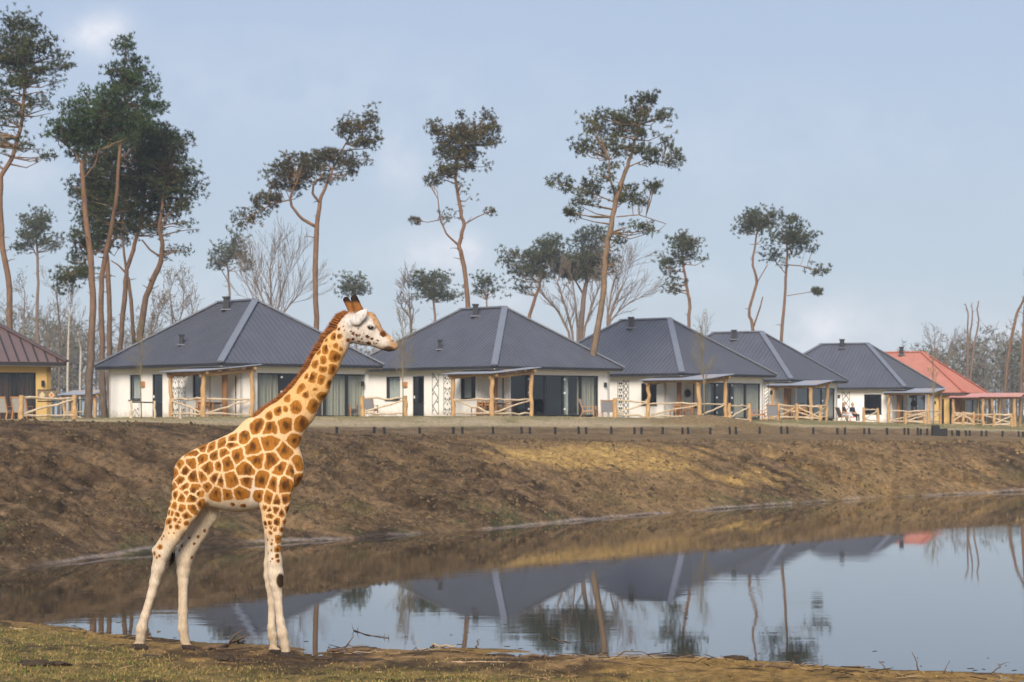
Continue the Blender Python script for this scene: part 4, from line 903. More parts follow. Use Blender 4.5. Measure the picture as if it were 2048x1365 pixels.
# wobble the lookup so the patches get uneven outlines
wob = np.stack([fbm(GV[:, 0] * 9 + GV[:, 1] * 5, GV[:, 2] * 9, 3, 5), fbm(GV[:, 0] * 9 + 40, GV[:, 1] * 9 + GV[:, 2] * 7, 3, 6), fbm(GV[:, 2] * 9 + 9, GV[:, 0] * 9 - GV[:, 1] * 4, 3, 7)], 1) - .5
LV = GV + wob * .055 * np.clip((1150 - gpy) / 250, .25, 1)[:, None]
for i0 in range(0, len(GV), 4000):
    q = LV[i0:i0 + 4000]; d = np.sqrt(((q[:, None, :] - SP[None]) ** 2).sum(2)); wd = d - SR[None] * .50
    o = np.argsort(wd, 1)[:, :2]; r_i = np.arange(len(q)); w1, w2 = wd[r_i, o[:, 0]], wd[r_i, o[:, 1]]
    d1 = d[r_i, o[:, 0]]; R1 = SR[o[:, 0]]
    field[i0:i0 + 4000] = np.minimum((w2 - w1) / 2 - np.minimum(.0098, R1 * .20), np.where(R1 > .033, np.where(SP[o[:, 0], 2] > 2.52, R1 * 1.08, R1 * 1.9), R1 * 1.12) - d1); core[i0:i0 + 4000] = d1 / np.maximum(R1, .01); scol[i0:i0 + 4000] = SC[o[:, 0]]
# ground colour of the coat
cream, tanc, neckc, whitec = C(.66, .50, .36), C(.66, .435, .235), C(.60, .345, .135), C(.72, .64, .55)
gc = np.broadcast_to(tanc, GV.shape).copy()
nk = sstep(880, 780, gpy) * sstep(500, 540, gpx); gc = lerp(gc, neckc, nk)
hd = sstep(-14, 18, (gpx - 664) * .72 - (gpy - 655) * .25 - 8) * sstep(735, 690, gpy); hm2 = sstep(.38, .66, fbm(GV[:, 0] * 24 + GV[:, 1] * 11, GV[:, 2] * 24, 4, 231)); gc = lerp(gc, C(.56, .50, .44) * 1.0, hd); gc = lerp(gc, C(.40, .32, .25), hd * hm2 * .42)
belly = sstep(985, 1018, gpy) * (gpx > 405) * (gpx < 520); gc = lerp(gc, C(.56, .46, .35), belly * 1.0)
arm = np.exp(-((gpx - 508) / 13) ** 2 - ((gpy - 985) / 24) ** 2); gc = lerp(gc, whitec, np.clip(arm * .8, 0, .5))
leg = sstep(1040, 1110, gpy); gc = lerp(gc, C(.56, .455, .34), leg)
inner = (gpy > 1000) & (GV[:, 1] > .02); gc = lerp(gc, C(.56, .45, .33), inner * 1.0)
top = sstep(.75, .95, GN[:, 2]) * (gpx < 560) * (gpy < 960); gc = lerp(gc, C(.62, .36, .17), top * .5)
mot = sstep(.45, .7, fbm(GV[:, 0] * 16 + GV[:, 1] * 9, GV[:, 2] * 7, 4, 221)) * sstep(1000, 1080, gpy); gc = lerp(gc, C(.36, .26, .165), mot * .45)
dirt = sstep(1225, 1290, gpy) * .8; gc = lerp(gc, C(.27, .19, .11), dirt * (.4 + .6 * fbm(GV[:, 0] * 30, GV[:, 2] * 30, 3, 4)))
# face: forehead and nose bridge brown, lips dark, horn tips black
fore = np.exp(-(((gpx - 744) * .45 + (gpy - 640) * -.6) / 16) ** 2) * 0
br = sstep(9, 3, gpy - np.interp(gpx, [715, 740, 749, 758, 776, 790], [617, 625, 644, 658, 674, 683])) * (gpx > 722) * (gpx < 782); gc = lerp(gc, lerp(np.broadcast_to(C(.26, .110, .035), GV.shape), C(.42, .24, .11), sstep(.35, .65, fbm(GV[:, 0] * 40, GV[:, 2] * 40, 3, 251))), br * .88)
bt = sstep(9, 2, np.hypot((gpx - 733) * .7, gpy - 628)); gc = lerp(gc, C(.30, .13, .04), bt * .8)
lip = sstep(766, 786, gpx) * sstep(676, 690, gpy); gc = lerp(gc, C(.42, .235, .11), lip * .9)
chn = sstep(9, 4, np.hypot((gpx - 776) * .55, gpy - 699)); gc = lerp(gc, C(.055, .028, .014), chn * .95)
nos = sstep(5, 2, np.hypot(gpx - 785, (gpy - 682) * 1.3)); gc = lerp(gc, C(.12, .06, .04), nos * .8)
hornm = (gpy < 636) & (np.abs(GV[:, 1]) < .118) & (gpx < 726) & (gpx > 686); hv = sstep(634, 621, gpy) * hornm
gc = lerp(gc, C(.24, .095, .028), hv); gc = lerp(gc, C(.022, .014, .010), sstep(609, 601, gpy) * hornm)
ear = (np.abs(GV[:, 1]) > .128) & (gpy < 655) & (gpx > 692) & (gpx < 740); gc = lerp(gc, lerp(np.broadcast_to(C(.58, .55, .52), GV.shape), C(.36, .30, .26), sstep(.4, .65, fbm(GV[:, 0] * 30, GV[:, 2] * 22, 3, 241)) * .5), ear * 1.0)
jaw = sstep(690, 696, gpy) * (gpx > 705) * (gpx < 768); gc = lerp(gc, C(.34, .20, .10), jaw * .6)
stain = sstep(1.15, .8, np.hypot((gpx - 561) / 8.5, (gpy - 1162) / 15)) * (GV[:, 1] < -.05); gc = lerp(gc, C(.035, .022, .010), stain)
field = np.where(ear | (hv > .3) | (stain > .3), -.05, field).astype(np.float32)
field = np.where((gpx > 560) & (gpx < 705) & (gpy < 640), -.05, field).astype(np.float32)
hoof = ((gpy > np.where(GV[:, 1] < 0, 1304, 1300)) & (gpx > 500)) | ((gpy > np.where(GV[:, 1] < 0, 1288, 1290)) & (gpx < 420)); gc = lerp(gc, C(.040, .030, .024), hoof * 1.0)
field = np.where(hoof, -.05, field).astype(np.float32)
groot = (GX, GY, 0)
gm_, gt, gb_ = nmat('giraffe_coat'); L_ = gt.links
def gn(t, **k):
    n = gt.nodes.new(t)
    for a, b in k.items(): setattr(n, a, b)
    return n
a1 = gn('ShaderNodeAttribute', attribute_name='col'); a2 = gn('ShaderNodeAttribute', attribute_name='spot'); a3 = gn('ShaderNodeAttribute', attribute_name='core'); a4 = gn('ShaderNodeAttribute', attribute_name='spotcol')
tcg = gn('ShaderNodeTexCoord'); nA = gn('ShaderNodeTexNoise'); nA.inputs['Scale'].default_value = 70; nA.inputs['Detail'].default_value = 4; L_.new(tcg.outputs['Object'], nA.inputs['Vector'])
nB = gn('ShaderNodeTexNoise'); nB.inputs['Scale'].default_value = 12; nB.inputs['Detail'].default_value = 5; mpB = gn('ShaderNodeMapping'); mpB.inputs['Scale'].default_value = (1.5, 1, .55); L_.new(tcg.outputs['Object'], mpB.inputs[0]); L_.new(mpB.outputs[0], nB.inputs['Vector'])
def gm(op, a, b, clamp=False):
    n = gn('ShaderNodeMath', operation=op, use_clamp=clamp)
    for i, x in enumerate((a, b)):
        if isinstance(x, (int, float)): n.inputs[i].default_value = x
        else: L_.new(x, n.inputs[i])
    return n.outputs[0]
sp = gm('ADD', a2.outputs['Fac'], gm('MULTIPLY', gm('SUBTRACT', nA.outputs[0], .5), .034))
mr = gn('ShaderNodeMapRange', interpolation_type='SMOOTHSTEP'); mr.inputs[1].default_value = -.005; mr.inputs[2].default_value = .006; L_.new(sp, mr.inputs[0])
mc_ = gn('ShaderNodeMapRange', interpolation_type='SMOOTHSTEP'); mc_.inputs[1].default_value = .95; mc_.inputs[2].default_value = .0; L_.new(gm('ADD', a3.outputs['Fac'], gm('MULTIPLY', gm('SUBTRACT', nB.outputs[0], .5), 2.4)), mc_.inputs[0])
dk = gn('ShaderNodeMix', data_type='RGBA'); L_.new(gm('MULTIPLY', mc_.outputs[0], .92), dk.inputs[0]); L_.new(a4.outputs['Color'], dk.inputs[6]); dk.inputs[7].default_value = (.060, .022, .007, 1)
mx = gn('ShaderNodeMix', data_type='RGBA'); L_.new(mr.outputs[0], mx.inputs[0]); L_.new(a1.outputs['Color'], mx.inputs[6]); L_.new(dk.outputs[2], mx.inputs[7])
hv_ = gn('ShaderNodeMapRange'); hv_.inputs[1].default_value = .3; hv_.inputs[2].default_value = .7; hv_.inputs[3].default_value = .82; hv_.inputs[4].default_value = 1.18
nC = gn('ShaderNodeTexNoise'); nC.inputs['Scale'].default_value = 55; nC.inputs['Detail'].default_value = 5; mpc = gn('ShaderNodeMapping'); mpc.inputs['Scale'].default_value = (1.6, 1, .35); L_.new(tcg.outputs['Object'], mpc.inputs[0]); L_.new(mpc.outputs[0], nC.inputs['Vector']); L_.new(nC.outputs[0], hv_.inputs[0])
scl = gn('ShaderNodeVectorMath', operation='SCALE'); L_.new(mx.outputs[2], scl.inputs[0]); L_.new(hv_.outputs[0], scl.inputs['Scale']); L_.new(scl.outputs[0], gb_.inputs['Base Color'])
gb_.inputs['Roughness'].default_value = .88; gb_.inputs['Specular IOR Level'].default_value = .10; gb_.inputs['Sheen Weight'].default_value = .0
bp_ = gn('ShaderNodeBump'); bp_.inputs['Strength'].default_value = .35; bp_.inputs['Distance'].default_value = .012; L_.new(nC.outputs[0], bp_.inputs['Height']); L_.new(bp_.outputs[0], gb_.inputs['Normal'])
gir = empty('giraffe', groot, 'young spotted giraffe standing at the pond edge, facing right', 'giraffe'); gir.rotation_euler = (0, 0, -PHI)
body = np_mesh('body', GV, GQ, gm_, gir, True, colors=gc)
me = body.data
for nm, arr in (('spot', field), ('core', core)):
    t = me.attributes.new(nm, 'FLOAT', 'POINT'); t.data.foreach_set('value', arr.astype(np.float32))
t = me.color_attributes.new('spotcol', 'FLOAT_COLOR', 'POINT'); c4 = np.ones((len(GV), 4), np.float32); c4[:, :3] = scol; t.data.foreach_set('color', c4.ravel())
# eyes
for s in (1, -1):
    m = (np.hypot(gpx - 741, gpy - 655) < 5) & ((GV[:, 1] < 0) if s > 0 else (GV[:, 1] > 0)); c0 = GV[m].mean(0)
    mb = MB(); n1_, n2_ = 8, 12; P = [c0 + np.array([math.sin(i / n1_ * math.pi) * math.cos(j / n2_ * 2 * math.pi) * .034, (math.cos(i / n1_ * math.pi)) * .020, math.sin(i / n1_ * math.pi) * math.sin(j / n2_ * 2 * math.pi) * .021]) for i in range(n1_ + 1) for j in range(n2_)]
    mb.add(P, [(i * n2_ + j, i * n2_ + (j + 1) % n2_, (i + 1) * n2_ + (j + 1) % n2_, (i + 1) * n2_ + j) for i in range(n1_) for j in range(n2_)])
    em = bpy.data.materials.get('giraffe_eye') or mat('giraffe_eye', (.012, .007, .005), .12, .1, spec=.6)
    e = np_mesh('eye', np.concatenate(mb.v), mb.f, em, gir, True)
    mb = MB(); mb.tube([c0 + np.array([dx, -.019 * s if abs(dx) < .02 else -.010 * s, .018 - abs(dx) * .25]) for dx in (-.036, -.018, 0, .018, .036)], [.004, .007, .008, .007, .004], 6)
    np_mesh('eyelid', np.concatenate(mb.v), mb.f, mat('eyelid', (.30, .24, .20), .7, .1), e, True)
# mane of short upright hair and the tail tuft
def hairs(roots, dirs, lens, wd, cols, mt, name, parent, bend=None):
    n = len(roots); side = np.cross(dirs, rng.normal(size=(n, 3))); side /= np.linalg.norm(side, axis=1)[:, None] + 1e-9
    mid = roots + dirs * (lens * .55)[:, None]; tip = roots + dirs * lens[:, None]
    if bend is not None: tip = tip + bend
    V = np.stack([roots - side * wd, roots + side * wd, mid + side * wd * .8, mid - side * wd * .8, tip], 1).reshape(-1, 3); b = np.arange(n)[:, None] * 5
    Fq = np.concatenate([b + np.array([[0, 1, 2]]), b + np.array([[0, 2, 3]]), b + np.array([[3, 2, 4]])], 0)
    return np_mesh(name, V, Fq, mt, parent, False, colors=np.repeat(cols, 5, 0))
mane_px = np.array([(700, 626), (690, 629), (683, 635), (671, 651), (651, 679), (632, 710), (618, 735), (604, 757), (582, 780), (560, 801), (530, 821), (515, 832), (500, 850), (480, 868), (455, 880)], float)
tt = np.linspace(0, len(mane_px) - 1, 1500); mp_ = np.stack([np.interp(tt, np.arange(len(mane_px)), mane_px[:, i]) for i in (0, 1)], 1)
gl = np.array([gloc(a, b) for a, b in mp_]); gl = np.stack([gl[:, 0], 0 * gl[:, 0], gl[:, 2]], 1)
dv = np.gradient(gl, axis=0); dv /= np.linalg.norm(dv, axis=1)[:, None]; nrm = np.stack([dv[:, 2], 0 * dv[:, 0], -dv[:, 0]], 1); nrm *= np.sign(nrm[:, 2:3] + 1e-6)
rep = 6; rt = np.repeat(gl, rep, 0) + rng.normal(size=(len(gl) * rep, 3)) * np.array([.006, .016, .006]); nr_ = np.repeat(nrm, rep, 0); tg = np.repeat(dv, rep, 0)
ln = np.interp(np.repeat(tt, rep), [0, .6, 2, 5, 8, 11, 13, 14], [.02, .05, .085, .085, .07, .06, .035, .012]) * rng.uniform(.8, 1.12, len(rt))
dr = nr_ + tg * .35 + rng.normal(size=rt.shape) * .12; dr /= np.linalg.norm(dr, axis=1)[:, None]
mcol = C(.34, .125, .034) * rng.uniform(.35, 1.35, (len(rt), 1))
hm = mat('mane_hair', None, .8, .2, 10, attr='col', spec=.2)
hairs(rt - nr_ * .045, dr, ln + .04, .004, mcol, hm, 'mane', gir)
n_ = 110; base = np.array(gloc(348, 1100)); base = np.array([base[0], 0, base[2]]); rt = base + rng.normal(size=(n_, 3)) * np.array([.007, .007, .03])
dr = np.array([-.12, 0, -1.]) + rng.normal(size=(n_, 3)) * .10; dr /= np.linalg.norm(dr, axis=1)[:, None]
hairs(rt, dr, rng.uniform(.10, .30, n_), .003, np.broadcast_to(C(.018, .012, .010), (n_, 3)), hm, 'tail_tuft', gir, bend=np.stack([rng.normal(-.02, .03, n_), 0 * rt[:, 0], 0 * rt[:, 0]], 1))

# ------------------------------------------------------------------ two seated people
def person(p, rz, label, top, leg, shoe, hairc, cross):
    sk_ = C(.52, .30, .21); Z = lambda z: z
    parts = [([(0, .0, .50, .13, 1), (0, .03, .70, .125, 1), (0, .06, .93, .13, 1)], .06, top), ([(-.15, .06, 1.0, .06, 1), (.15, .06, 1.0, .06, 1)], .05, top),
             ([(0, .05, 1.05, .05, 1), (0, .03, 1.13, .048, 1)], .03, sk_), ([(0, .02, 1.19, .088, 1), (0, .01, 1.27, .092, 1)], .03, sk_), ([(0, -.075, 1.205, .018, 1), (0, -.085, 1.19, .016, 1)], .015, sk_), ([(0, .05, 1.22, .09, 1), (0, .04, 1.30, .092, 1)], .02, hairc)]
    if hairc[0] > .15: parts.append(([(0, .10, 1.22, .07, 1), (0, .12, 1.05, .05, 1)], .02, hairc))
    for s in (-1, 1):
        kx = s * .13
        if cross and s > 0: knee, foot = (.02, -.42, .60), (-.10, -.66, .36)
        else: knee, foot = (s * .12, -.42, .50), (s * .12, -.46 if not cross else -.40, .08)
        parts += [([(s * .09, .0, .50, .095, 1), (*knee, .068, 1)], .05, leg), ([(*knee, .065, 1), (*foot, .043, 1)], .03, leg)]
        parts += [([(foot[0], foot[1], foot[2] - .03, .043, 1), (foot[0], foot[1] - .15, foot[2] - .045 + (.06 if cross and s > 0 else 0), .034, 1)], .02, shoe)]
        parts += [([(s * .19, .06, .99, .052, 1), (s * .25, .03, .72, .044, 1)], .03, top), ([(s * .25, .03, .72, .042, 1), (s * .12, -.22, .63, .033, 1)], .02, sk_), ([(s * .12, -.22, .63, .034, 1), (s * .07, -.29, .62, .030, 1)], .02, sk_)]
        for k in range(4): parts.append(([(s * .08 - .02 + .017 * k, -.29, .62, .0105, 1), (s * .07 - .02 + .017 * k, -.345 - .008 * (k in (1, 2)), .605, .009, 1)], .006, sk_))
        parts.append(([(s * .055, -.25, .63, .012, 1), (s * .03, -.29, .64, .010, 1)], .006, sk_))
    V, Q = sdf_surface([(c, k) for c, k, _ in parts], .013)
    best = np.full(len(V), 9.); col = np.zeros((len(V), 3))
    for c, k, cc in parts:
        for a, b in zip(c[:-1], c[1:]):
            a_, b_ = np.array(a[:3]), np.array(b[:3]); d = b_ - a_; t = np.clip(((V - a_) @ d) / max(d @ d, 1e-9), 0, 1)
            ds = np.linalg.norm(V - a_ - t[:, None] * d, axis=1) - (a[3] + t * (b[3] - a[3])); m = ds < best; best[m] = ds[m]; col[m] = cc
    fm = np.hypot(V[:, 0], 0) < .2; eye = (np.hypot(np.abs(V[:, 0]) - .033, V[:, 2] - 1.235) < .014) & (V[:, 1] < -.05); col[eye] = C(.03, .02, .02)
    mo = (np.abs(V[:, 0]) < .03) & (np.abs(V[:, 2] - 1.155) < .008) & (V[:, 1] < -.04); col[mo] = C(.35, .12, .10)
    r = empty('person', p, label, 'person', rz=rz); np_mesh('body', V, Q, mat('person_surface', None, .8, .12, 12, attr='col', spec=.2), r, True, colors=col)
person(c1 + np.array([0, .0, -.03]), R(60), 'seated person in dark top, white trousers and red shoes', C(.035, .03, .03), C(.62, .65, .68), C(.55, .06, .04), C(.22, .12, .06), True)
person(c2 + np.array([0, .0, -.03]), R(40), 'seated person in navy top and dark trousers, short hair', C(.022, .026, .045), C(.02, .02, .024), C(.6, .6, .6), C(.05, .03, .02), False)

# ------------------------------------------------------------------ trees
def tufts(cent, K, ln, wd, cols, up=.35, seed=0):
    """spiky needle clumps: K slim triangles round every centre"""
    rg = np.random.default_rng(seed); M_ = len(cent)
    d = rg.normal(size=(M_, K, 3)); d[:, :, 2] += up; d /= np.linalg.norm(d, axis=2)[:, :, None]
    s = np.cross(d, rg.normal(size=(M_, K, 3))); s /= np.linalg.norm(s, axis=2)[:, :, None] + 1e-9
    l = rg.uniform(.6, 1.15, (M_, K, 1)) * ln; c0 = cent[:, None, :] + d * l * .05
    V = np.stack([c0 - s * wd, c0 + s * wd, c0 + d * l], 2).reshape(-1, 3)
    cc = np.repeat(cols, K * 3, 0) * np.repeat(rg.uniform(.75, 1.25, (M_ * K, 1)), 3, 0)
    return V, np.arange(M_ * K * 3).reshape(-1, 3), cc
def polyw(pts, Y, dY=0):
    return np.array([px2w(p[0], p[1], Y + dY * i) for i, p in enumerate(pts)]), [p[2] / F * Y / 2 * .80 for p in pts]
def resample(P, R_, n):
    t = np.linspace(0, 1, len(P)); q = np.linspace(0, 1, n)
    return np.stack([np.interp(q, t, P[:, i]) for i in range(3)], 1), np.interp(q, t, R_)
DG, BG, HG = C(.044, .054, .019), C(.064, .058, .023), C(.056, .064, .030)
def pine(label, Y, trunk, blobs, limbs=(), col=DG, bark='bark_pine', dens=1.0, seed=1, tl=.21, pad=.62, name='pine_tree', basepx=None, group='pine trees behind the lodges'):
    rg = np.random.default_rng(seed); P, Rr = polyw(trunk, Y); g0 = gz(P[0][0], Y)
    b0 = px2w(basepx if basepx else trunk[0][0], 830, Y); b0[2] = gz(b0[0], Y) - .3
    if P[0][2] > b0[2] + .3: P = np.vstack([b0, P]); Rr = [Rr[0] * 1.12] + Rr
    root = empty(name, (P[0][0], Y, g0), label, 'tree', group)
    P, Rr = resample(P, Rr, len(P) * 3); P[1:-1] += rg.normal(size=P[1:-1].shape) * .025 * min(1, Y / 150)
    mb = MB(); mb.tube(P, Rr, 8, jit=.14, seed=seed); mb.build('trunk', MT[bark], root, root, True)
    att = [(P[len(P) // 3:], np.asarray(Rr)[len(P) // 3:])]; stubs = MB()
    for _ in range(9):
        i = int(rg.integers(len(P) // 4, max(len(P) // 4 + 1, int(len(P) * .8)))); d = rg.normal(size=3); d[2] = abs(d[2]) * .4; d /= np.linalg.norm(d); l_ = rg.uniform(.25, .9); stubs.tube([P[i], P[i] + d * l_ * .6, P[i] + d * l_ + np.array([0, 0, rg.uniform(-.15, .1)])], [.035, .024, .012], 4)
    setp(stubs.build('branch_stubs', MT['bark_grey'], root, root), kind='stuff')
    for L in limbs:
        p, r = polyw(L, Y, rg.uniform(-.25, .25)); p, r = resample(p, r, len(p) * 3); mb = MB(); mb.tube(p, r, 6, jit=.12, seed=seed); mb.build('limb', MT[bark], root, root, True); att.append((p, r))
    AP = np.concatenate([a[0] for a in att]); AR = np.concatenate([a[1] for a in att])
    cen, cols, br = [], [], MB(); m_ = Y / F
    for (cx, cy, rx, ry, *o) in blobs:
        sparse = o[0] if o else 1.0
        c0 = px2w(cx, cy, Y) + np.array([0, rg.uniform(-.3, .3) * rx * m_, 0]); rad = np.array([rx * m_, max(.45 * (rx + ry) * m_, .35), ry * m_])
        vol = rad[0] * rad[2] * max(.8, rad[1]) ; npad = max(4, int(vol ** .75 * 9.0 / pad ** 1.5 * dens))
        for _ in range(npad):
            d = rg.normal(size=3); d /= np.linalg.norm(d); pc = c0 + d * rad * rg.random() ** .45 * rg.uniform(.9, 1.38)
            nt_ = max(3, int(rg.integers(12, 24) * sparse)); ps = pad * rg.uniform(.55, 1.15) * min(1.0, .55 + rad[2])
            tcn = pc + np.clip(rg.normal(size=(nt_, 3)), -1.5, 1.5) * np.array([ps * .60, ps * .60, ps * .40]); cen.append(tcn)
            sh_ = rg.uniform(.6, 1.55); cols.append(np.broadcast_to(col * sh_ * (C(1.25, 1.0, .8) if rg.random() < .14 else 1), (nt_, 3)))
            j = np.argmin(np.linalg.norm(AP - pc, axis=1) + 2.5 * np.maximum(0, AP[:, 2] - pc[2] + .1)); a_ = AP[j]; q = pc - np.array([0, 0, .05])
            if np.linalg.norm(q - a_) < 5.5: br.tube([a_, a_ * .5 + q * .5 + np.array([0, 0, rg.uniform(-.25, .12)]) + rg.normal(size=3) * .08, q], [min(AR[j] * .5, .055), .030, .014], 4, cap=False)
    V, Fc, cc = tufts(np.concatenate(cen), 15, tl, tl * .085, np.concatenate(cols), .55, seed)
    setp(br.build('branches', MT['bark_grey' if bark == 'bark_pine' else bark], root, root), kind='stuff')
    setp(np_mesh('crown', V - np.array(root.location), Fc, MT['needle'], root, False, colors=cc), kind='stuff'); return root

pine('tall pine with curved trunk at the left edge, behind the brown roof', 128,
     [(20, 660, 15), (18, 564, 15), (5, 487, 14), (0, 420, 13), (2, 354, 12), (26, 313, 11), (44, 246, 9), (49, 180, 8), (44, 133, 6), (46, 60, 3)],
     [(45, 55, 38, 34), (20, 95, 40, 35), (60, 110, 55, 35), (112, 128, 32, 14), (15, 150, 35, 40), (70, 150, 45, 25, .7), (25, 215, 40, 40, .5), (90, 205, 30, 30, .35), (-20, 270, 50, 40, .4), (85, 312, 20, 12, .6), (40, 290, 50, 25, .25)], seed=11, basepx=24)
pine('pine with slim pale trunk at the left front of the dark clump', 119,
     [(176, 832, 21), (181, 700, 18), (187, 620, 17), (183, 540, 16), (173, 450, 14), (165, 370, 12), (164, 325, 11), (186, 278, 8), (200, 230, 5)],
     [(160, 255, 62, 34), (205, 215, 60, 34), (130, 275, 28, 14), (185, 280, 50, 24), (235, 250, 45, 30)], [[(164, 330, 6), (150, 305, 5), (128, 288, 3)], [(165, 360, 4), (190, 330, 4), (198, 300, 3)]], col=C(.040, .064, .022), seed=12, dens=1.15)
pine('tallest pine of the dark clump left of the first white lodge', 126,
     [(207, 832, 18), (204, 700, 15), (201, 600, 14), (205, 540, 13), (220, 470, 12), (232, 400, 10), (240, 300, 8), (250, 180, 6), (252, 95, 3)],
     [(252, 95, 16, 24), (262, 130, 34, 24), (240, 165, 42, 30), (275, 170, 32, 30), (225, 215, 55, 36), (290, 215, 30, 20), (250, 255, 70, 34), (320, 212, 14, 8)], col=C(.040, .064, .022), seed=13, dens=1.15)
pine('pine of the dark clump with low foliage left of its trunk', 133,
     [(219, 700, 13), (218, 560, 12), (212, 500, 11), (225, 440, 10), (240, 380, 8), (240, 320, 5)],
     [(215, 300, 75, 40), (195, 370, 50, 45), (185, 440, 42, 42), (200, 395, 50, 40), (145, 545, 44, 26), (175, 505, 30, 24), (160, 480, 26, 24, .7), (240, 350, 60, 40), (225, 470, 36, 22, .7)], [[(214, 510, 6), (196, 500, 4), (150, 540, 3)], [(213, 510, 7), (232, 470, 7), (247, 420, 5)]], seed=14, basepx=221, dens=1.15)
pine('forked pine in the middle of the dark clump', 131,
     [(239, 700, 13), (250, 580, 12), (253, 540, 11), (266, 500, 10), (280, 450, 9), (290, 400, 6), (285, 340, 4)],
     [(285, 290, 60, 42), (280, 360, 65, 38), (255, 410, 60, 25), (310, 420, 45, 22, .8), (330, 290, 40, 30), (235, 445, 45, 22), (335, 385, 40, 26), (290, 455, 46, 20, .8), (320, 350, 50, 34)], [[(268, 690, 10), (262, 600, 10), (256, 555, 9)], [(253, 545, 7), (247, 500, 6), (245, 440, 5), (255, 400, 4)], [(252, 547, 6), (236, 530, 4), (222, 522, 3)]], seed=15, basepx=236, dens=1.15)
pine('leaning pine at the right side of the dark clump', 129,
     [(278, 690, 16), (290, 600, 15), (308, 555, 14), (321, 525, 13), (325, 490, 11), (318, 455, 9), (325, 400, 7), (330, 350, 5)],
     [(325, 330, 48, 45), (365, 345, 30, 20), (340, 285, 40, 25), (345, 380, 40, 22, .8), (378, 365, 26, 18), (360, 410, 32, 16, .7), (375, 450, 22, 10, .4), (350, 500, 26, 14, .5)], [[(322, 515, 6), (300, 500, 5), (284, 480, 4)], [(319, 460, 6), (335, 430, 5), (352, 412, 3)]], seed=16, basepx=272, dens=1.1)
pine('hazy pine between the left edge pine and the dark clump', 215, [(77, 690, 9), (73, 640, 8), (76, 560, 7), (75, 510, 6), (72, 460, 4)],
     [(72, 450, 34, 20), (68, 475, 40, 18), (38, 490, 22, 14), (105, 490, 22, 14), (75, 440, 22, 16)], [[(75, 515, 4), (62, 490, 3)]], col=HG, seed=17, bark='bark_far', tl=.28, pad=.95)
pine('windswept pine with wide crown above the first grey roof', 140, [(632, 660, 14), (630, 560, 13), (633, 452, 12), (640, 403, 9), (652, 370, 7), (662, 345, 5), (690, 290, 4), (715, 255, 3)],
     [(596, 345, 52, 24), (566, 338, 26, 24), (625, 325, 45, 22), (575, 370, 40, 16), (536, 393, 32, 16), (520, 415, 30, 14, .7), (497, 432, 26, 12, .6), (480, 452, 14, 10, .6), (665, 315, 40, 16), (712, 325, 32, 12), (690, 345, 25, 12, .6), (712, 262, 30, 24), (692, 240, 14, 14), (736, 242, 18, 20), (745, 285, 20, 6), (720, 290, 25, 8, .7), (660, 355, 22, 10, .5)],
     [[(632, 454, 9), (602, 437, 8), (583, 412, 7), (580, 395, 6), (596, 358, 4)], [(638, 404, 7), (625, 388, 6), (627, 370, 5), (645, 352, 4)], [(580, 400, 4), (540, 410, 3), (500, 435, 2)]], col=BG, seed=18, basepx=634, dens=1.05)
pine('slender pine rising behind the second white lodge', 150, [(936, 612, 12), (930, 550, 11), (924, 512, 11), (918, 492, 10), (928, 453, 9), (922, 422, 9), (914.5, 387, 8), (911, 352, 7), (916, 318, 6), (930, 280, 3)],
     [(935, 262, 40, 26), (925, 285, 45, 22), (972, 245, 26, 22), (980, 275, 20, 20), (872, 262, 16, 20), (885, 285, 22, 16), (905, 308, 32, 16), (878, 345, 26, 16), (858, 364, 14, 8), (900, 335, 25, 14), (953, 333, 22, 8), (930, 315, 30, 14), (925, 380, 20, 14, .25), (831, 442, 12, 3, .6), (979, 424, 8, 3, .5), (895, 425, 22, 22, .15)],
     [[(918, 492, 6), (893, 469, 5), (880, 438, 4), (876, 399, 3)], [(930, 448, 4), (955, 434, 3), (979, 424, 2)], [(881, 440, 3), (855, 445, 2), (828, 440, 2)]], col=BG, seed=19, basepx=942)
pine('large open pine in front of the third grey roof', 128, [(1188, 695, 17), (1200, 636, 15), (1208, 558, 14), (1213.5, 500, 14), (1223, 450, 13), (1231, 403, 12), (1243, 364, 11), (1258, 325, 9), (1266, 298, 7), (1276, 250, 4)],
     [(1297, 195, 20, 14), (1285, 217, 32, 20), (1231, 238, 38, 20), (1182, 252, 26, 20), (1258, 252, 46, 24), (1328, 236, 16, 14), (1173, 290, 22, 18), (1223, 288, 38, 22), (1285, 296, 36, 20), (1335, 275, 18, 14, .5), (1345, 296, 14, 14, .8), (1338, 329, 18, 12), (1208, 340, 28, 16, .8), (1173, 374, 34, 11), (1111, 366, 26, 9), (1140, 385, 22, 9, .7), (1149, 424, 22, 9), (1173, 403, 28, 10, .7), (1246, 387, 36, 12), (1309, 378, 15, 15), (1274, 399, 28, 10), (1266, 450, 24, 12, .5), (1293, 463, 20, 9, .6), (1235, 483, 12, 8, .5), (1300, 320, 25, 12, .6)],
     [[(1231, 390, 7), (1219, 356, 6), (1218.6, 320, 4)], [(1233, 434, 4), (1278, 430, 3), (1332, 448, 2)], [(1229, 405, 4), (1180, 385, 3), (1105, 366, 2)], [(1255, 335, 4), (1290, 320, 3), (1325, 325, 2)]], col=C(.062, .066, .026), bark='bark_grey', seed=20, basepx=1178)
pine('small round pine behind the right slope of the third roof', 188, [(1377, 660, 8), (1380, 605, 8), (1374, 582, 7), (1369, 545, 6), (1364, 511, 5), (1364, 480, 3)], [(1364, 485, 30, 18), (1366, 500, 32, 14), (1392, 515, 20, 10, .6), (1330, 535, 18, 18), (1350, 560, 22, 10, .6), (1352, 528, 24, 14), (1345, 578, 8, 4, .8)], [[(1369, 545, 3), (1340, 540, 2)]], col=HG, bark='bark_pine', seed=21, tl=.27, pad=.85)
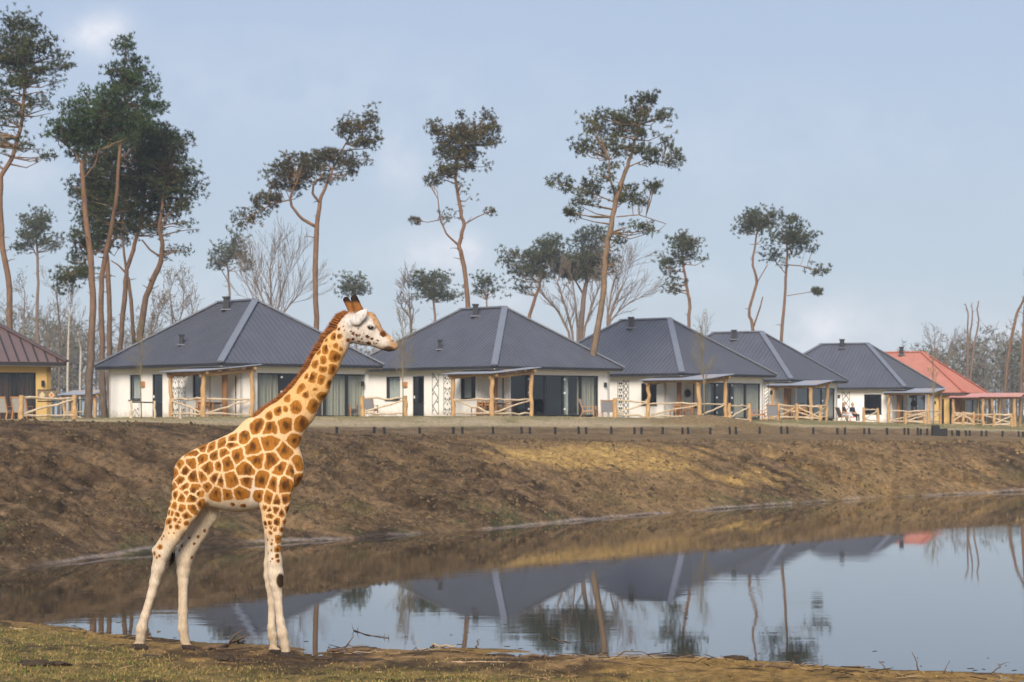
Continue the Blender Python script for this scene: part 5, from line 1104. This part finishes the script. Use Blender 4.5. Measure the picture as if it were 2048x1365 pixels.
pine('left one of the twin pines above the fourth roof, trunk forked low', 190, [(1507, 657, 8), (1497, 627, 7), (1514, 567, 7), (1505, 530, 6), (1507, 504, 5), (1514, 474, 4), (1520, 440, 3)], [(1520, 430, 34, 14), (1520, 450, 36, 12), (1490, 459, 18, 12), (1540, 440, 14, 14), (1505, 440, 20, 16)], [[(1507, 654, 5), (1520, 616, 4), (1525.6, 594, 3)], [(1514, 566, 3), (1535, 530, 2)]], col=HG, seed=22, tl=.27, pad=.85)
pine('right one of the twin pines, with a side branch over the fifth roof', 195, [(1561, 690, 8), (1569, 605, 7), (1574, 530, 6), (1574, 492, 5), (1580, 447, 3)], [(1590, 448, 30, 14), (1585, 470, 36, 14), (1608, 478, 24, 16), (1556, 480, 26, 14), (1542, 507, 18, 12, .7), (1595, 498, 26, 9), (1555, 520, 18, 8, .5), (1630, 541, 26, 8), (1629, 584, 9, 3)], [[(1574, 530, 3), (1600, 532, 3), (1629, 540, 2)], [(1574, 592, 2), (1625, 584, 2)], [(1573, 550, 3), (1548, 520, 2)]], col=HG, seed=23, tl=.27, pad=.85)
pine('hazy pine behind the ridge of the first grey roof', 238, [(460, 600, 6), (457, 560, 5), (455, 520, 4)], [(455, 505, 30, 20), (435, 528, 26, 12), (478, 485, 14, 18), (485, 530, 16, 14)], [[(457, 565, 3), (440, 535, 2)]], col=HG, seed=24, bark='bark_far', tl=.32, pad=1.0)
pine('small hazy pine directly above the giraffe horns', 242, [(712, 640, 5), (710, 590, 4)], [(703, 568, 26, 14), (715, 578, 24, 12), (690, 585, 14, 9, .6)], col=HG, seed=25, bark='bark_far', tl=.32, pad=1.0)
pine('hazy pine left of the chimney of the second lodge', 232, [(870, 650, 6), (868, 600, 5), (868, 570, 4)], [(862, 565, 40, 18), (838, 570, 20, 18), (885, 588, 34, 14), (865, 590, 40, 14, .7)], col=HG, seed=26, bark='bark_far', tl=.32, pad=1.0)
pine('low hazy pine right of the chimney of the second lodge', 236, [(975, 660, 5), (973, 600, 4)], [(968, 560, 24, 11), (985, 575, 22, 10, .7), (955, 580, 20, 9, .5)], col=HG, seed=27, bark='bark_far', tl=.32, pad=1.0)
pine('leaning hazy pine in the group left of the large open pine', 216, [(1056, 640, 9), (1078, 574, 7), (1087, 543, 5), (1100, 500, 3)], [(1107, 486, 32, 16), (1064, 516, 38, 16), (1107, 520, 45, 18), (1017, 515, 22, 18, .5), (1075, 548, 34, 12), (1041, 575, 22, 10, .6), (1030, 540, 20, 14, .6)], col=HG, seed=28, bark='bark_pine', tl=.30, pad=.95, dens=1.5)
pine('broad hazy pine directly behind the large open pine', 219, [(1161, 680, 14), (1167, 597, 12), (1173, 558, 9), (1180, 500, 4)], [(1183, 478, 28, 20), (1173, 515, 45, 20), (1146, 548, 42, 14), (1210, 543, 26, 14), (1165, 535, 50, 16)], [[(1167, 590, 6), (1150, 560, 4)]], col=HG, seed=29, bark='bark_far', tl=.30, pad=.95, dens=1.5)
pine('leaning red-barked pine trunk near the right edge', 232, [(2008, 795, 9), (2017, 709, 8), (2030, 643, 7), (2034, 625, 6), (2044, 608, 6), (2052, 585, 5), (2066, 545, 4)], [(2062, 556, 10, 5, .3)], col=HG, bark='bark_pine', seed=30, tl=.28)
pine('straight pine trunk cut by the right edge', 228, [(2042, 800, 9), (2045.6, 683, 7), (2049, 620, 6), (2056, 540, 4)], [(2058, 545, 8, 4, .3)], col=HG, bark='bark_pine', seed=31, tl=.28)

def prisms(segs, n=3):
    S_ = np.array(segs, float); a, b, ra, rb = S_[:, :3], S_[:, 3:6], S_[:, 6], S_[:, 7]; d = b - a; d /= np.linalg.norm(d, axis=1)[:, None] + 1e-9
    rf = np.where(np.abs(d[:, 2:3]) < .9, np.array([[0, 0, 1.]]), np.array([[1., 0, 0]])); u_ = np.cross(d, rf); u_ /= np.linalg.norm(u_, axis=1)[:, None]; v_ = np.cross(d, u_)
    V = []
    for P, r in ((a, ra), (b, rb)):
        for j in range(n): t = 2 * math.pi * j / n; V.append(P + (u_ * math.cos(t) + v_ * math.sin(t)) * r[:, None])
    V = np.stack(V, 1).reshape(-1, 3); o = np.arange(len(S_))[:, None] * 2 * n
    Q = np.concatenate([o + np.array([[j, (j + 1) % n, n + (j + 1) % n, n + j]]) for j in range(n)], 0); return V, Q
def branch_out(segs, p, d, L, r, lev, rg, spread, upb, tips, minr):
    n = 3
    for i in range(n):
        q = p + d * L / n; r2 = max(r * (.86 if i < n - 1 else .74), minr); segs.append((*p, *q, r, r2)); p, r = q, r2
        d = d + rg.normal(size=3) * .10 + np.array([0, 0, upb * .06]); d /= np.linalg.norm(d)
        if lev > 0 and i >= 0:
            for _ in range(1 if i < n - 1 else 2):
                a = rg.normal(size=3); a -= d * (a @ d); a /= np.linalg.norm(a) + 1e-9; nd = d + a * spread * rg.uniform(.6, 1.2) + np.array([0, 0, upb * .15]); nd /= np.linalg.norm(nd)
                branch_out(segs, p, nd, L * rg.uniform(.55, .8), max(r * .62, minr), lev - 1, rg, spread, upb, tips, minr)
    tips.append(p)
def bare(label, Y, base, stems, lev, seed, m='twig', leaves=None, spread=.55, upb=.6, cat='tree', name='bare_tree', minr=.014, group='leafless trees', bark=None):
    """stems: list of (polyline px, length of twigs m)"""
    rg = np.random.default_rng(seed); b = px2w(base, 830, Y); b[2] = gz(b[0], Y); root = empty(name, b, label, cat, group)
    segs, tips, mb = [], [], MB()
    for st, tl in stems:
        P, r = polyw(st, Y, rg.uniform(-.4, .4)); P = np.vstack([b - np.array([0, 0, .1]), P]); r = [r[0] * 1.15] + r; P, r = resample(P, r, len(P) * 3); mb.tube(P, r, 6)
        n = len(P)
        for i in range(n // 3, n):
            for _ in range((1 if i < n - 1 else 3) if Y > 150 else (2 if i < n - 1 else 4)):
                d = P[min(i, n - 1)] - P[i - 1]; d /= np.linalg.norm(d) + 1e-9; a = rg.normal(size=3); nd = d + a * spread * .8; nd /= np.linalg.norm(nd)
                branch_out(segs, P[i], nd, tl * rg.uniform(.6, 1.1), max(r[i] * .45, minr), lev, rg, spread, upb, tips, minr)
    mb.build('trunk', MT[bark or m], root, root, True)
    V, Q = prisms(segs); o = setp(np_mesh('branches', V - np.array(b), Q, MT[m], root), kind='stuff')
    if leaves:
        cen = np.array(tips); cen = cen[rg.random(len(cen)) < leaves[1]]
        if len(cen):
            V, Fc, cc = tufts(cen + rg.normal(size=cen.shape) * .12, 5, leaves[2], leaves[2] * .3, np.broadcast_to(leaves[0], cen.shape), .1, seed); setp(np_mesh('leaves', V - np.array(b), Fc, MT['leafcol'], root, False, colors=cc), kind='stuff')
    return root
YG = C(.16, .155, .045)
bare('fan-shaped leafless tree behind the right slope of the first roof', 182, 545, [([(540, 640, 7), (520, 585, 4), (508, 550, 2.5)], 2.3), ([(545, 640, 7), (541, 570, 4), (540, 535, 2.5)], 2.3), ([(550, 640, 7), (565, 580, 4), (575, 550, 2.5)], 2.3), ([(552, 645, 6), (580, 610, 3.5), (597, 592, 2)], 2.0), ([(541, 640, 5), (508, 600, 3), (497, 575, 2)], 1.9)], 2, 41, spread=.45, minr=.011, upb=.9)
bare('multi-stemmed leafless tree left of the third grey roof', 212, 1150, [([(1140, 670, 7), (1115, 620, 6), (1085, 590, 4)], 1.3), ([(1146, 670, 7), (1130, 610, 6), (1115, 565, 4)], 1.3), ([(1156, 665, 7), (1150, 600, 5), (1145, 560, 3)], 1.2), ([(1168, 660, 7), (1185, 610, 5), (1200, 570, 3)], 1.3)], 2, 42, spread=.45)
bare('leafless tree with spreading limbs right of the large open pine', 205, 1215, [([(1218, 640, 8), (1235, 590, 5), (1252, 560, 2.5)], 2.4), ([(1215, 650, 6), (1240, 620, 4), (1268, 600, 2.5)], 2.0), ([(1214, 640, 6), (1225, 570, 4), (1238, 540, 2.5)], 2.3)], 2, 43, spread=.5, minr=.011)
bare('thin leafless tree between the giraffe head and the second roof', 160, 822, [([(822, 670, 6), (820, 620, 4), (818, 580, 2)], .9), ([(822, 640, 3), (805, 615, 2)], .6)], 2, 44)
bare('two-pronged dead stump tree right of the red roof', 238, 1935, [([(1935, 753, 7), (1935.6, 687, 6), (1935, 657, 4), (1936.5, 627, 3.5), (1931.6, 611, 3)], .35), ([(1936, 700, 5), (1936.5, 687, 5), (1943.6, 648, 4), (1945, 629, 3), (1943.6, 611, 2.5)], .35)], 0, 45, m='bark_far', name='dead_tree')
bare('single dead trunk leaning right beside the two-pronged stump tree', 236, 1940, [([(1941, 762, 6), (1947, 697, 5), (1956, 653, 4.5), (1957.6, 639, 4), (1954, 620, 3.5), (1956.7, 607, 3)], .35)], 0, 46, m='bark_far', name='dead_tree')
bare('leafless hazy tree just above the ridge of the red roof', 245, 1880, [([(1880, 760, 6), (1875, 720, 4), (1868, 690, 3)], 1.3), ([(1884, 760, 6), (1895, 725, 4), (1905, 700, 3)], 1.3)], 2, 47, spread=.6)
# thin birches and bare trees of the left grove, seen between the pine trunks
for i, (px, top, lab, Yd) in enumerate([(135, 585, 'pale birch trunk left of the dark pine clump, tallest of the birches', 205), (118, 560, 'olive slender tree beside the pale birch left of the clump', 228), (45, 560, 'leafless tree behind the left edge pine trunk', 240),
                                        (160, 640, 'low leafless tree right of the pale birch', 250), (300, 600, 'leafless forked tree behind the leaning pine', 210), (345, 560, 'pale leafless tree left above the first grey roof', 215), (380, 600, 'small leafless tree nearest the slope of the first grey roof', 225), (95, 620, 'leafless tree left of the olive slender tree', 255)]):
    bare(lab, Yd, px, [([(px, 760, 6), (px + 2, (760 + top) // 2, 5), (px + (-1) ** i * 5, top + 25, 3)], 1.6)] + ([([(px + 2, 680, 4), (px + 18, 630, 3), (px + 24, top + 20, 2)], 1.3)] if i in (4, 5) else []), 2, 60 + i, m='twig', bark='bark_birch' if i in (0, 3) else 'twig', leaves=(YG if i != 2 else C(.08, .07, .03), .35, .13), spread=.6, name='grove_tree', group='thin trees of the left grove')
# saplings on the lawn
bare('leafless sapling between two stakes by the left door', 101.3, 283, [([(281, 760, 3), (283, 720, 2.5), (284, 675, 1.4)], .75)], 1, 71, m='sapling', spread=.45, name='sapling', minr=.008, group='young trees on the lawn')
bare('leafless sapling below the giraffe muzzle', 113, 806, [([(806, 770, 3), (805, 720, 2.5), (805, 668, 1.3)], .85)], 2, 72, m='sapling', spread=.42, name='sapling', minr=.006, group='young trees on the lawn')
bare('leafless sapling on the earth mound', 118.5, 1409, [([(1408, 780, 3), (1406, 735, 2.5), (1406, 685, 1.3)], .9)], 2, 73, m='sapling', spread=.42, name='sapling', minr=.005, group='young trees on the lawn', leaves=(C(.17, .15, .06), .12, .07))
bare('thin yellowish sapling in front of the fifth lodge pergola', 150, 1867, [([(1868, 800, 2.5), (1867, 770, 2), (1866, 725, 1.2)], .6)], 1, 74, m='sapling', spread=.35, name='sapling', minr=.008, group='young trees on the lawn', leaves=(C(.3, .26, .06), .4, .10))

# far wood that reads as one mass
wx = np.array([-900, -200, 0, 150, 300, 420, 640, 760, 1000, 1300, 1600, 1780, 1860, 1950, 2048, 2400, 3000.]); wy = np.array([560, 575, 600, 650, 655, 690, 715, 690, 735, 745, 752, 738, 706, 672, 662, 620, 600.])
cen, cols, segs = [], [], []
rg = np.random.default_rng(99)
for i in range(950):
    px = rg.uniform(-900, 3000); Y = rg.uniform(275, 390); tp = np.interp(px, wx, wy) + rg.normal() * 14 + rg.uniform(0, 30); b = px2w(px, 830, Y); b[2] = 2.0; t = px2w(px, tp, Y)
    H_ = t[2] - b[2]; kind = rg.random(); col = C(.085, .092, .062) if kind < .15 else (C(.165, .152, .10) if kind < .65 else C(.18, .150, .122)); col = col * rg.uniform(.7, 1.25)  # tree tones lightened here to stand in for part of the distance haze
    segs.append((*b, *(b * .35 + t * .65), .14, .07)); n = 70 if kind < .15 else 44
    q = b + (t - b) * rg.uniform(.12, 1.0, (n, 1)) ** .8 + rg.normal(size=(n, 3)) * np.array([H_ * .14, H_ * .14, .5]) * 1.0; cen.append(q); cols.append(np.broadcast_to(col, (n, 3)))
    for _ in range(7):
        f_ = rg.uniform(.3, .9); a_ = b + (t - b) * f_; segs.append((*a_, *(a_ + np.array([rg.normal() * .16 * H_, rg.normal() * .16 * H_, rg.uniform(.08, .3) * H_])), .05, .02))
V, Fc, cc = tufts(np.concatenate(cen), 6, .85, .055, np.concatenate(cols), .5, 98)
V2, Q2 = prisms(segs); n0 = len(V); F2 = np.concatenate([Q2[:, [0, 1, 2]], Q2[:, [0, 2, 3]]]) + n0
fw = np_mesh('far_wood', np.concatenate([V, V2]), np.concatenate([Fc, F2]), MT['leafcol'], None, False, colors=np.concatenate([cc, np.broadcast_to(C(.13, .10, .08), V2.shape)])); setp(fw, 'hazy mixed wood far behind the lodges', 'wood', kind='stuff')

# ------------------------------------------------------------------ grass, dry stalks, sticks
def blades(pos, ln, wd, cols, lean, name, label, cat, seed):
    rg = np.random.default_rng(seed); n = len(pos); d = rg.normal(size=(n, 3)) * lean; d[:, 2] = 1; d /= np.linalg.norm(d, axis=1)[:, None]
    a = rg.uniform(0, math.pi, n); s = np.stack([np.cos(a), np.sin(a) * .4, 0 * a], 1) * wd[:, None]; bend = rg.normal(size=(n, 3)) * (ln * .35)[:, None]; bend[:, 2] = -np.abs(bend[:, 2]) * .4
    m_ = pos + d * (ln * .6)[:, None]; t = pos + d * ln[:, None] + bend
    V = np.stack([pos - s, pos + s, m_ + s * .7, m_ - s * .7, t], 1).reshape(-1, 3); o = np.arange(n)[:, None] * 5
    Fq = np.concatenate([o + np.array([[0, 1, 2]]), o + np.array([[0, 2, 3]]), o + np.array([[3, 2, 4]])], 0)
    g = np_mesh(name, V, Fq, MT['grass'], None, False, colors=np.repeat(cols, 5, 0)); return setp(g, label, cat, kind='stuff')
def scatter(n, s0, s1, y0, y1, seed, pw=1.0):
    rg = np.random.default_rng(seed); Y = y0 + (y1 - y0) * rg.random(n) ** pw; X = rg.uniform(s0, s1, n) * Y; return X, Y, rg
X, Y, rg = scatter(150000, -.27, .27, 19.5, 30.5, 201)
p_ = np.clip(1024 + F * X / Y, -700, 3400); nd = np.interp(p_, PX, nearD); gd = nd - Y
gm2 = sstep(1.8, 3.8, gd + (fbm(X * .5, Y * .5, 3, 121) - .5) * 2.4 + .5 * sstep(600, 0, p_) - .7 * sstep(1300, 1500, p_)); clump = sstep(.40, .60, fbm(X * 2.3, Y * 1.8, 3, 131))
keep = (gd > .10) & (rg.random(len(X)) < (.10 + .9 * gm2) * (.15 + .85 * clump)); X, Y, gm2 = X[keep], Y[keep], gm2[keep]; pk = p_[keep]
ln = rg.uniform(.015, .045, len(X)) * (.7 + .6 * gm2); col = np.where((rg.random(len(X)) < .42 * gm2)[:, None], C(.105, .120, .028), C(.27, .185, .068)); col = np.where((rg.random(len(X)) < .5 * sstep(1300, 1500, pk))[:, None], C(.42, .27, .07), col) * rg.uniform(.6, 1.35, (len(X), 1))
blades(np.stack([X, Y, ground(X, Y) - .004], 1), ln, rg.uniform(.003, .007, len(X)), col, .8, 'grass', 'short patchy grass and straw on the near shore', 'grass', 202)
X, Y, rg = scatter(170000, -.26, .26, 40, 96, 211, 1.15)
p_ = np.clip(1024 + F * X / Y, -700, 3400); fd = np.interp(p_, PX, KEYS[5][0]); bd = np.interp(p_, PX, fenD); keep = (Y > fd + .5) & (Y < np.interp(p_, PX, browD) + 1.5) & (fbm(X * .9, Y * .6, 3, 141) > .45); X, Y, p_ = X[keep], Y[keep], p_[keep]
col = lerp(np.broadcast_to(C(.125, .082, .048), (len(X), 3)), C(.30, .20, .095), np.interp(p_, [300, 1500], [0.1, .8]) * rg.random(len(X))) * rg.uniform(.45, 1.3, (len(X), 1)); gsel = (rg.random(len(X)) < .05) & (p_ < 900); col[gsel] = C(.09, .12, .03)
sz = Y / 60; blades(np.stack([X, Y, ground(X, Y) - .01], 1), rg.uniform(.04, .12, len(X)) * sz, rg.uniform(.006, .014, len(X)) * sz, col, 1.3, 'dry_grass', 'brown withered stalks on the far bank', 'dry grass', 212)
X, Y, rg = scatter(120000, -.26, .26, 39, 98, 215, 1.1)
p_ = np.clip(1024 + F * X / Y, -700, 3400); fd = np.interp(p_, PX, KEYS[5][0]); bd = np.interp(p_, PX, browD); dn = fbm((X * .8 - Y * .6) * .5, (X * .6 + Y * .8) * 1.6, 3, 191)
pyk = HOR - F * (ground(X, Y, False) - CZ) / Y; sdm = np.exp(-((p_ - 1190) / 215) ** 2 - ((pyk - 912) / 27) ** 2)
keep = (Y > fd + .6) & (Y < bd + 6) & (rg.random(len(X)) > 1.3 * sdm) & (rg.random(len(X)) < sstep(.36, .62, dn) * np.interp(p_, [0, 700, 1300, 2048], [.85, .7, .35, .3])); X, Y, p_ = X[keep], Y[keep], p_[keep]; n = len(X); cen = np.stack([X, Y, ground(X, Y)], 1)
sz = rg.uniform(.022, .070, n) ** 1.0 * (Y / 55) * np.where(rg.random(n) < .06, 1.9, 1); an = rg.uniform(0, 6.28, n); V = []
for k in range(3): a = an + k * 2.094 + rg.uniform(-.4, .4, n); V.append(cen + np.stack([np.cos(a) * sz * 1.3, np.sin(a) * sz, -.02 + 0 * a], 1))
V.append(cen + np.stack([rg.normal(size=n) * .3 * sz, rg.normal(size=n) * .3 * sz, sz * rg.uniform(.5, 1.0, n)], 1)); V = np.stack(V, 1).reshape(-1, 3); o = np.arange(n)[:, None] * 4
Fq = np.concatenate([o + np.array([[0, 1, 3]]), o + np.array([[1, 2, 3]]), o + np.array([[2, 0, 3]])], 0)
col = lerp(np.broadcast_to(C(.088, .058, .030), (n, 3)), C(.235, .152, .068), np.interp(p_, [500, 1600], [.15, .8]) * rg.random(n)) * rg.uniform(.45, 1.45, (n, 1))
setp(np_mesh('earth_clods', V, Fq, MT['grass'], None, False, colors=np.repeat(col, 4, 0)), 'loose clods of earth on the far bank', 'earth clods', kind='stuff')
X, Y, rg = scatter(45000, -.26, .26, 84, 185, 221, 1.0)
p_ = np.clip(1024 + F * X / Y, -700, 3400); ed, hd_ = np.interp(p_, PX, edgD), np.interp(p_, PX, houD); keep = (Y > ed - 1) & (Y < hd_ + 3) & (fbm(X * .6, Y * .4, 3, 151) > .45); X, Y = X[keep], Y[keep]
col = np.where((rg.random(len(X)) < .45)[:, None], C(.18, .17, .06), C(.34, .26, .15)) * rg.uniform(.7, 1.25, (len(X), 1))
blades(np.stack([X, Y, ground(X, Y) - .01], 1), rg.uniform(.04, .10, len(X)), rg.uniform(.012, .03, len(X)), col, .9, 'lawn_grass', 'pale thin lawn grass in front of the lodges', 'grass', 222)

X, Y, rg = scatter(2600, -.26, .26, 21.5, 30.5, 231)
p_ = np.clip(1024 + F * X / Y, -700, 3400); nd = np.interp(p_, PX, nearD); keep = (nd - Y > -.05) & (rg.random(len(X)) < sstep(2.6, .2, nd - Y) * .9 + .08) & (fbm(X * .8, Y * .8, 3, 161) > .42); X, Y = X[keep], Y[keep]; Z = ground(X, Y) + .006
an = rg.uniform(0, math.pi, len(X)); L2 = rg.uniform(.02, .16, len(X)) ** 1.0; dx, dy = np.cos(an) * L2, np.sin(an) * L2 * .7
V, Q = prisms(np.stack([X - dx, Y - dy, Z, X + dx, Y + dy, Z + rg.uniform(-.005, .03, len(X)), rg.uniform(.003, .009, len(X)), rg.uniform(.002, .006, len(X))], 1))
col = np.where((rg.random(len(X)) < .6)[:, None], C(.055, .035, .022), C(.30, .20, .11)) * rg.uniform(.6, 1.3, (len(X), 1))
X2, Y2, rg = scatter(900, -.24, .24, 24.5, 36, 233); p2 = 1024 + F * X2 / Y2; n2_ = np.interp(p2, PX, nearD); k2 = (Y2 > n2_ + .05) & (rg.random(900) < sstep(2.6, .1, Y2 - n2_) * .5); X2, Y2 = X2[k2], Y2[k2]; a2_ = rg.uniform(0, 3.1, len(X2)); l2_ = rg.uniform(.008, .05, len(X2))
V2, Q2 = prisms(np.stack([X2 - np.cos(a2_) * l2_, Y2 - np.sin(a2_) * l2_, 0 * X2 + .002, X2 + np.cos(a2_) * l2_, Y2 + np.sin(a2_) * l2_, 0 * X2 + .003, 0 * X2 + .004, 0 * X2 + .003], 1)); Q = np.concatenate([Q, Q2 + len(V)]); V = np.concatenate([V, V2]); col = np.concatenate([col, np.broadcast_to(C(.07, .05, .035), (len(X2), 3))])
setp(np_mesh('litter', V, Q, MT['grass'], None, False, colors=np.repeat(col, 6, 0)), 'broken twigs and bark litter along the near shore', 'litter', kind='stuff')
def stick(pts, r0, label, m='stick', float_=False, seed=0, lift=None, twigs=(), cat='stick', name='fallen_stick'):
    """pts: photo pixels; lift: heights above ground (m) per point for sticks that stand up"""
    rg = np.random.default_rng(seed); W = []
    for i, q in enumerate(pts):
        if lift is not None:
            if i == 0: b = onground(*q) if not float_ else np.array([(q[0] - 1024) / F * (F * CZ / (q[1] - HOR)), F * CZ / (q[1] - HOR), 0.0]); W.append(b)
            else: W.append(px2w(q[0], q[1], b[1]))
        elif float_: Yw = F * CZ / (q[1] - HOR); W.append(np.array([(q[0] - 1024) / F * Yw, Yw, .004]))
        else: g = onground(*q); W.append(g + np.array([0, 0, r0 * .6]))
    W = np.array(W); r0 = r0 * .72; P, r = resample(W, np.linspace(r0, r0 * .45, len(W)), max(6, len(W) * 3)); P[1:-1] += rg.normal(size=P[1:-1].shape) * r0 * .45
    mb = MB(); mb.tube(P, r * (1 + .25 * (rg.random(len(P)) - .5)), 7)
    for (i, dx, dz, l) in twigs:
        a = P[min(int(i * len(P)), len(P) - 1)]; d = np.array([dx, rg.uniform(-.4, .2), dz]); d /= np.linalg.norm(d); mb.tube([a, a + d * l * .5 + rg.normal(size=3) * l * .08, a + d * l], [r0 * .5, r0 * .4, r0 * .15], 5)
    single(mb, name, MT[m], W[0], label, cat, 'driftwood along the near shore', True)
stick([(314, 1264), (332, 1270), (352, 1278)], .026, 'dark stick at the water edge between the giraffe hind legs', seed=1, lift=(0, 0, 0), float_=True)
stick([(405, 1300), (440, 1301), (466, 1293), (488, 1287)], .040, 'thick dark branch on the ground between fore and hind legs', seed=2, twigs=[(.5, .5, .5, .25), (.7, .8, .4, .2)])
stick([(432, 1304), (470, 1303), (505, 1300)], .020, 'thin dark stick lying just in front of the thick branch', seed=3)
stick([(845, 1292), (868, 1294), (912, 1297)], .030, 'pale bleached branch at the water edge in the middle', 'palestick', seed=4, twigs=[(.1, -.6, .8, .15)])
stick([(655, 1303), (700, 1300), (740, 1302)], .028, 'dark branch on the mud right of the giraffe front legs', seed=5, twigs=[(.4, .6, .8, .2)])
stick([(690, 1309), (735, 1304), (762, 1308)], .020, 'pale twig crossing the dark branch on the mud', 'palestick', seed=6)
stick([(903, 1332), (960, 1333), (1042, 1326)], .017, 'long thin pale stick above the yellow grass strip', 'palestick', seed=7)
stick([(1040, 1314), (1075, 1316), (1102, 1318)], .034, 'short dark log beside the pale sandy patch', seed=8)
stick([(1180, 1322), (1215, 1327), (1262, 1331)], .022, 'dark stick lying across the pale sandy patch', seed=9)
stick([(1228, 1318), (1250, 1302), (1285, 1303), (1310, 1320)], .014, 'thin twig arching over the sandy patch', seed=10, lift=(0, 1, 1, 1))
stick([(1020, 1358), (1050, 1352), (1075, 1349)], .014, 'forked twig on the grass at the bottom middle', seed=11, twigs=[(.8, .3, -.1, .22), (.6, .5, .6, .15)])
stick([(708, 1262), (735, 1271), (778, 1277)], .012, 'knobbly twig floating right of the giraffe front legs', seed=12, float_=True, twigs=[(.05, -.3, 1, .10), (.2, .2, 1, .08), (.8, .3, 1, .06), (.9, -.3, 1, .05)])
stick([(951, 1294), (957, 1288), (953, 1282), (960, 1278)], .012, 'small crooked twig sticking out of the water in the middle', seed=13, float_=True, lift=(0, 1, 1, 1), twigs=[(.5, .8, .4, .06)])
stick([(1102, 1276), (1118, 1282), (1143, 1286)], .013, 'short twig floating in the dark tree reflection', seed=14, float_=True, twigs=[(.1, -.5, .8, .08)])
stick([(1837, 1341), (1833, 1325), (1824, 1305)], .012, 'tallest upright dead stalk at the right shore', seed=15, lift=(0, 1, 1))
stick([(1778, 1344), (1770, 1335), (1758, 1322)], .011, 'upright dead stalk leaning left of the tallest one', seed=16, lift=(0, 1, 1))
stick([(1886, 1347), (1893, 1335), (1900, 1322)], .009, 'thin dead stalk leaning right of the tallest one', seed=17, lift=(0, 1, 1))
stick([(1985, 1346), (2000, 1335), (1996, 1327)], .012, 'crooked reddish stalk near the lower right corner', seed=18, lift=(0, 1, 1), twigs=[(.7, .9, .3, .12)])
stick([(1382, 1322), (1380, 1312), (1372, 1303)], .009, 'small stalk standing right of the sandy patch', seed=19, lift=(0, 1, 1))
stick([(870, 1291), (869, 1284), (864, 1278)], .008, 'tiny stalk standing on the bleached branch', seed=20, lift=(0, 1, 1))
stick([(95, 1247), (108, 1241), (135, 1243)], .022, 'dark twig at the left water edge', seed=21, twigs=[(.3, -.6, .7, .2), (.6, .5, .6, .18)])
stick([(20, 1255), (60, 1259), (118, 1256)], .016, 'pale stick on the left shore', 'palestick', seed=22)
stick([(1510, 1331), (1550, 1333), (1580, 1336)], .024, 'dark branch at the water edge below the twin pine reflection', seed=23, twigs=[(.8, .5, .6, .12)])
stick([(1690, 1334), (1712, 1335), (1740, 1334)], .010, 'floating stalk in the lower right water', seed=24, float_=True)
def clod(px, py, rx, ry, rz, label, seed):
    rg = np.random.default_rng(seed); g = onground(px, py); n1_, n2_ = 12, 20; P = []
    for i in range(n1_ + 1):
        for j in range(n2_):
            a, b = i / n1_ * math.pi, j / n2_ * 2 * math.pi; d = np.array([math.sin(a) * math.cos(b), math.sin(a) * math.sin(b), math.cos(a)])
            k = 1 + .55 * (float(fbm(np.array([d[0] * 3 + seed + d[2]]), np.array([d[1] * 3 + d[2] * 2]), 3, seed)[0]) - .5) * 2; P.append(g + d * np.array([rx, ry, rz]) * k)
    mb = MB(); mb.add(P, [(i * n2_ + j, (i + 1) * n2_ + j, (i + 1) * n2_ + (j + 1) % n2_, i * n2_ + (j + 1) % n2_) for i in range(n1_) for j in range(n2_)])
    single(mb, 'mud_clod', MT['mud'], g, label, 'mud clod', 'clods of dark mud on the near shore', False)
clod(448, 1321, .13, .10, .05, 'rounded dark clod left of the giraffe front hooves', 1)
clod(483, 1326, .10, .08, .03, 'flat dark clod nearest the giraffe front hooves', 2)
clod(62, 1330, .20, .14, .04, 'wide dark mud patch in the lower left corner', 3)
clod(115, 1337, .14, .10, .03, 'smaller mud patch right of the wide one, lower left', 4)
clod(1468, 1322, .15, .08, .045, 'dark lump at the water edge right of the sandy patch', 5)
clod(1020, 1322, .22, .12, .04, 'broad dark clod above the long pale stick', 6)
clod(720, 1322, .30, .14, .04, 'broad dark clod right of the giraffe front hooves', 7)
clod(300, 1312, .16, .12, .025, 'trodden dark clod beside the nearest hind hoof', 9)
clod(640, 1316, .14, .09, .03, 'small dark clod right beside the front hooves', 10)
clod(1000, 1310, .16, .10, .035, 'dark clod at the middle water edge', 8)

# ------------------------------------------------------------------ the air between here and the far wood
hz = MB(); hz.box((0, 170, 23.0), 420, 330, 26.0)
hm_ = bpy.data.materials.new('haze_air'); hm_.use_nodes = True; hn = hm_.node_tree; hn.nodes.clear()
ho = hn.nodes.new('ShaderNodeOutputMaterial'); pv = hn.nodes.new('ShaderNodeVolumePrincipled'); pv.inputs['Color'].default_value = (.80, .86, .95, 1); pv.inputs['Density'].default_value = .0005; pv.inputs['Anisotropy'].default_value = .2
hn.links.new(pv.outputs[0], ho.inputs['Volume'])
hm_.cycles.homogeneous_volume = True
ha = np_mesh('haze', np.concatenate(hz.v), hz.f, hm_); setp(ha, 'thin bluish haze in the air', 'haze', kind='stuff')
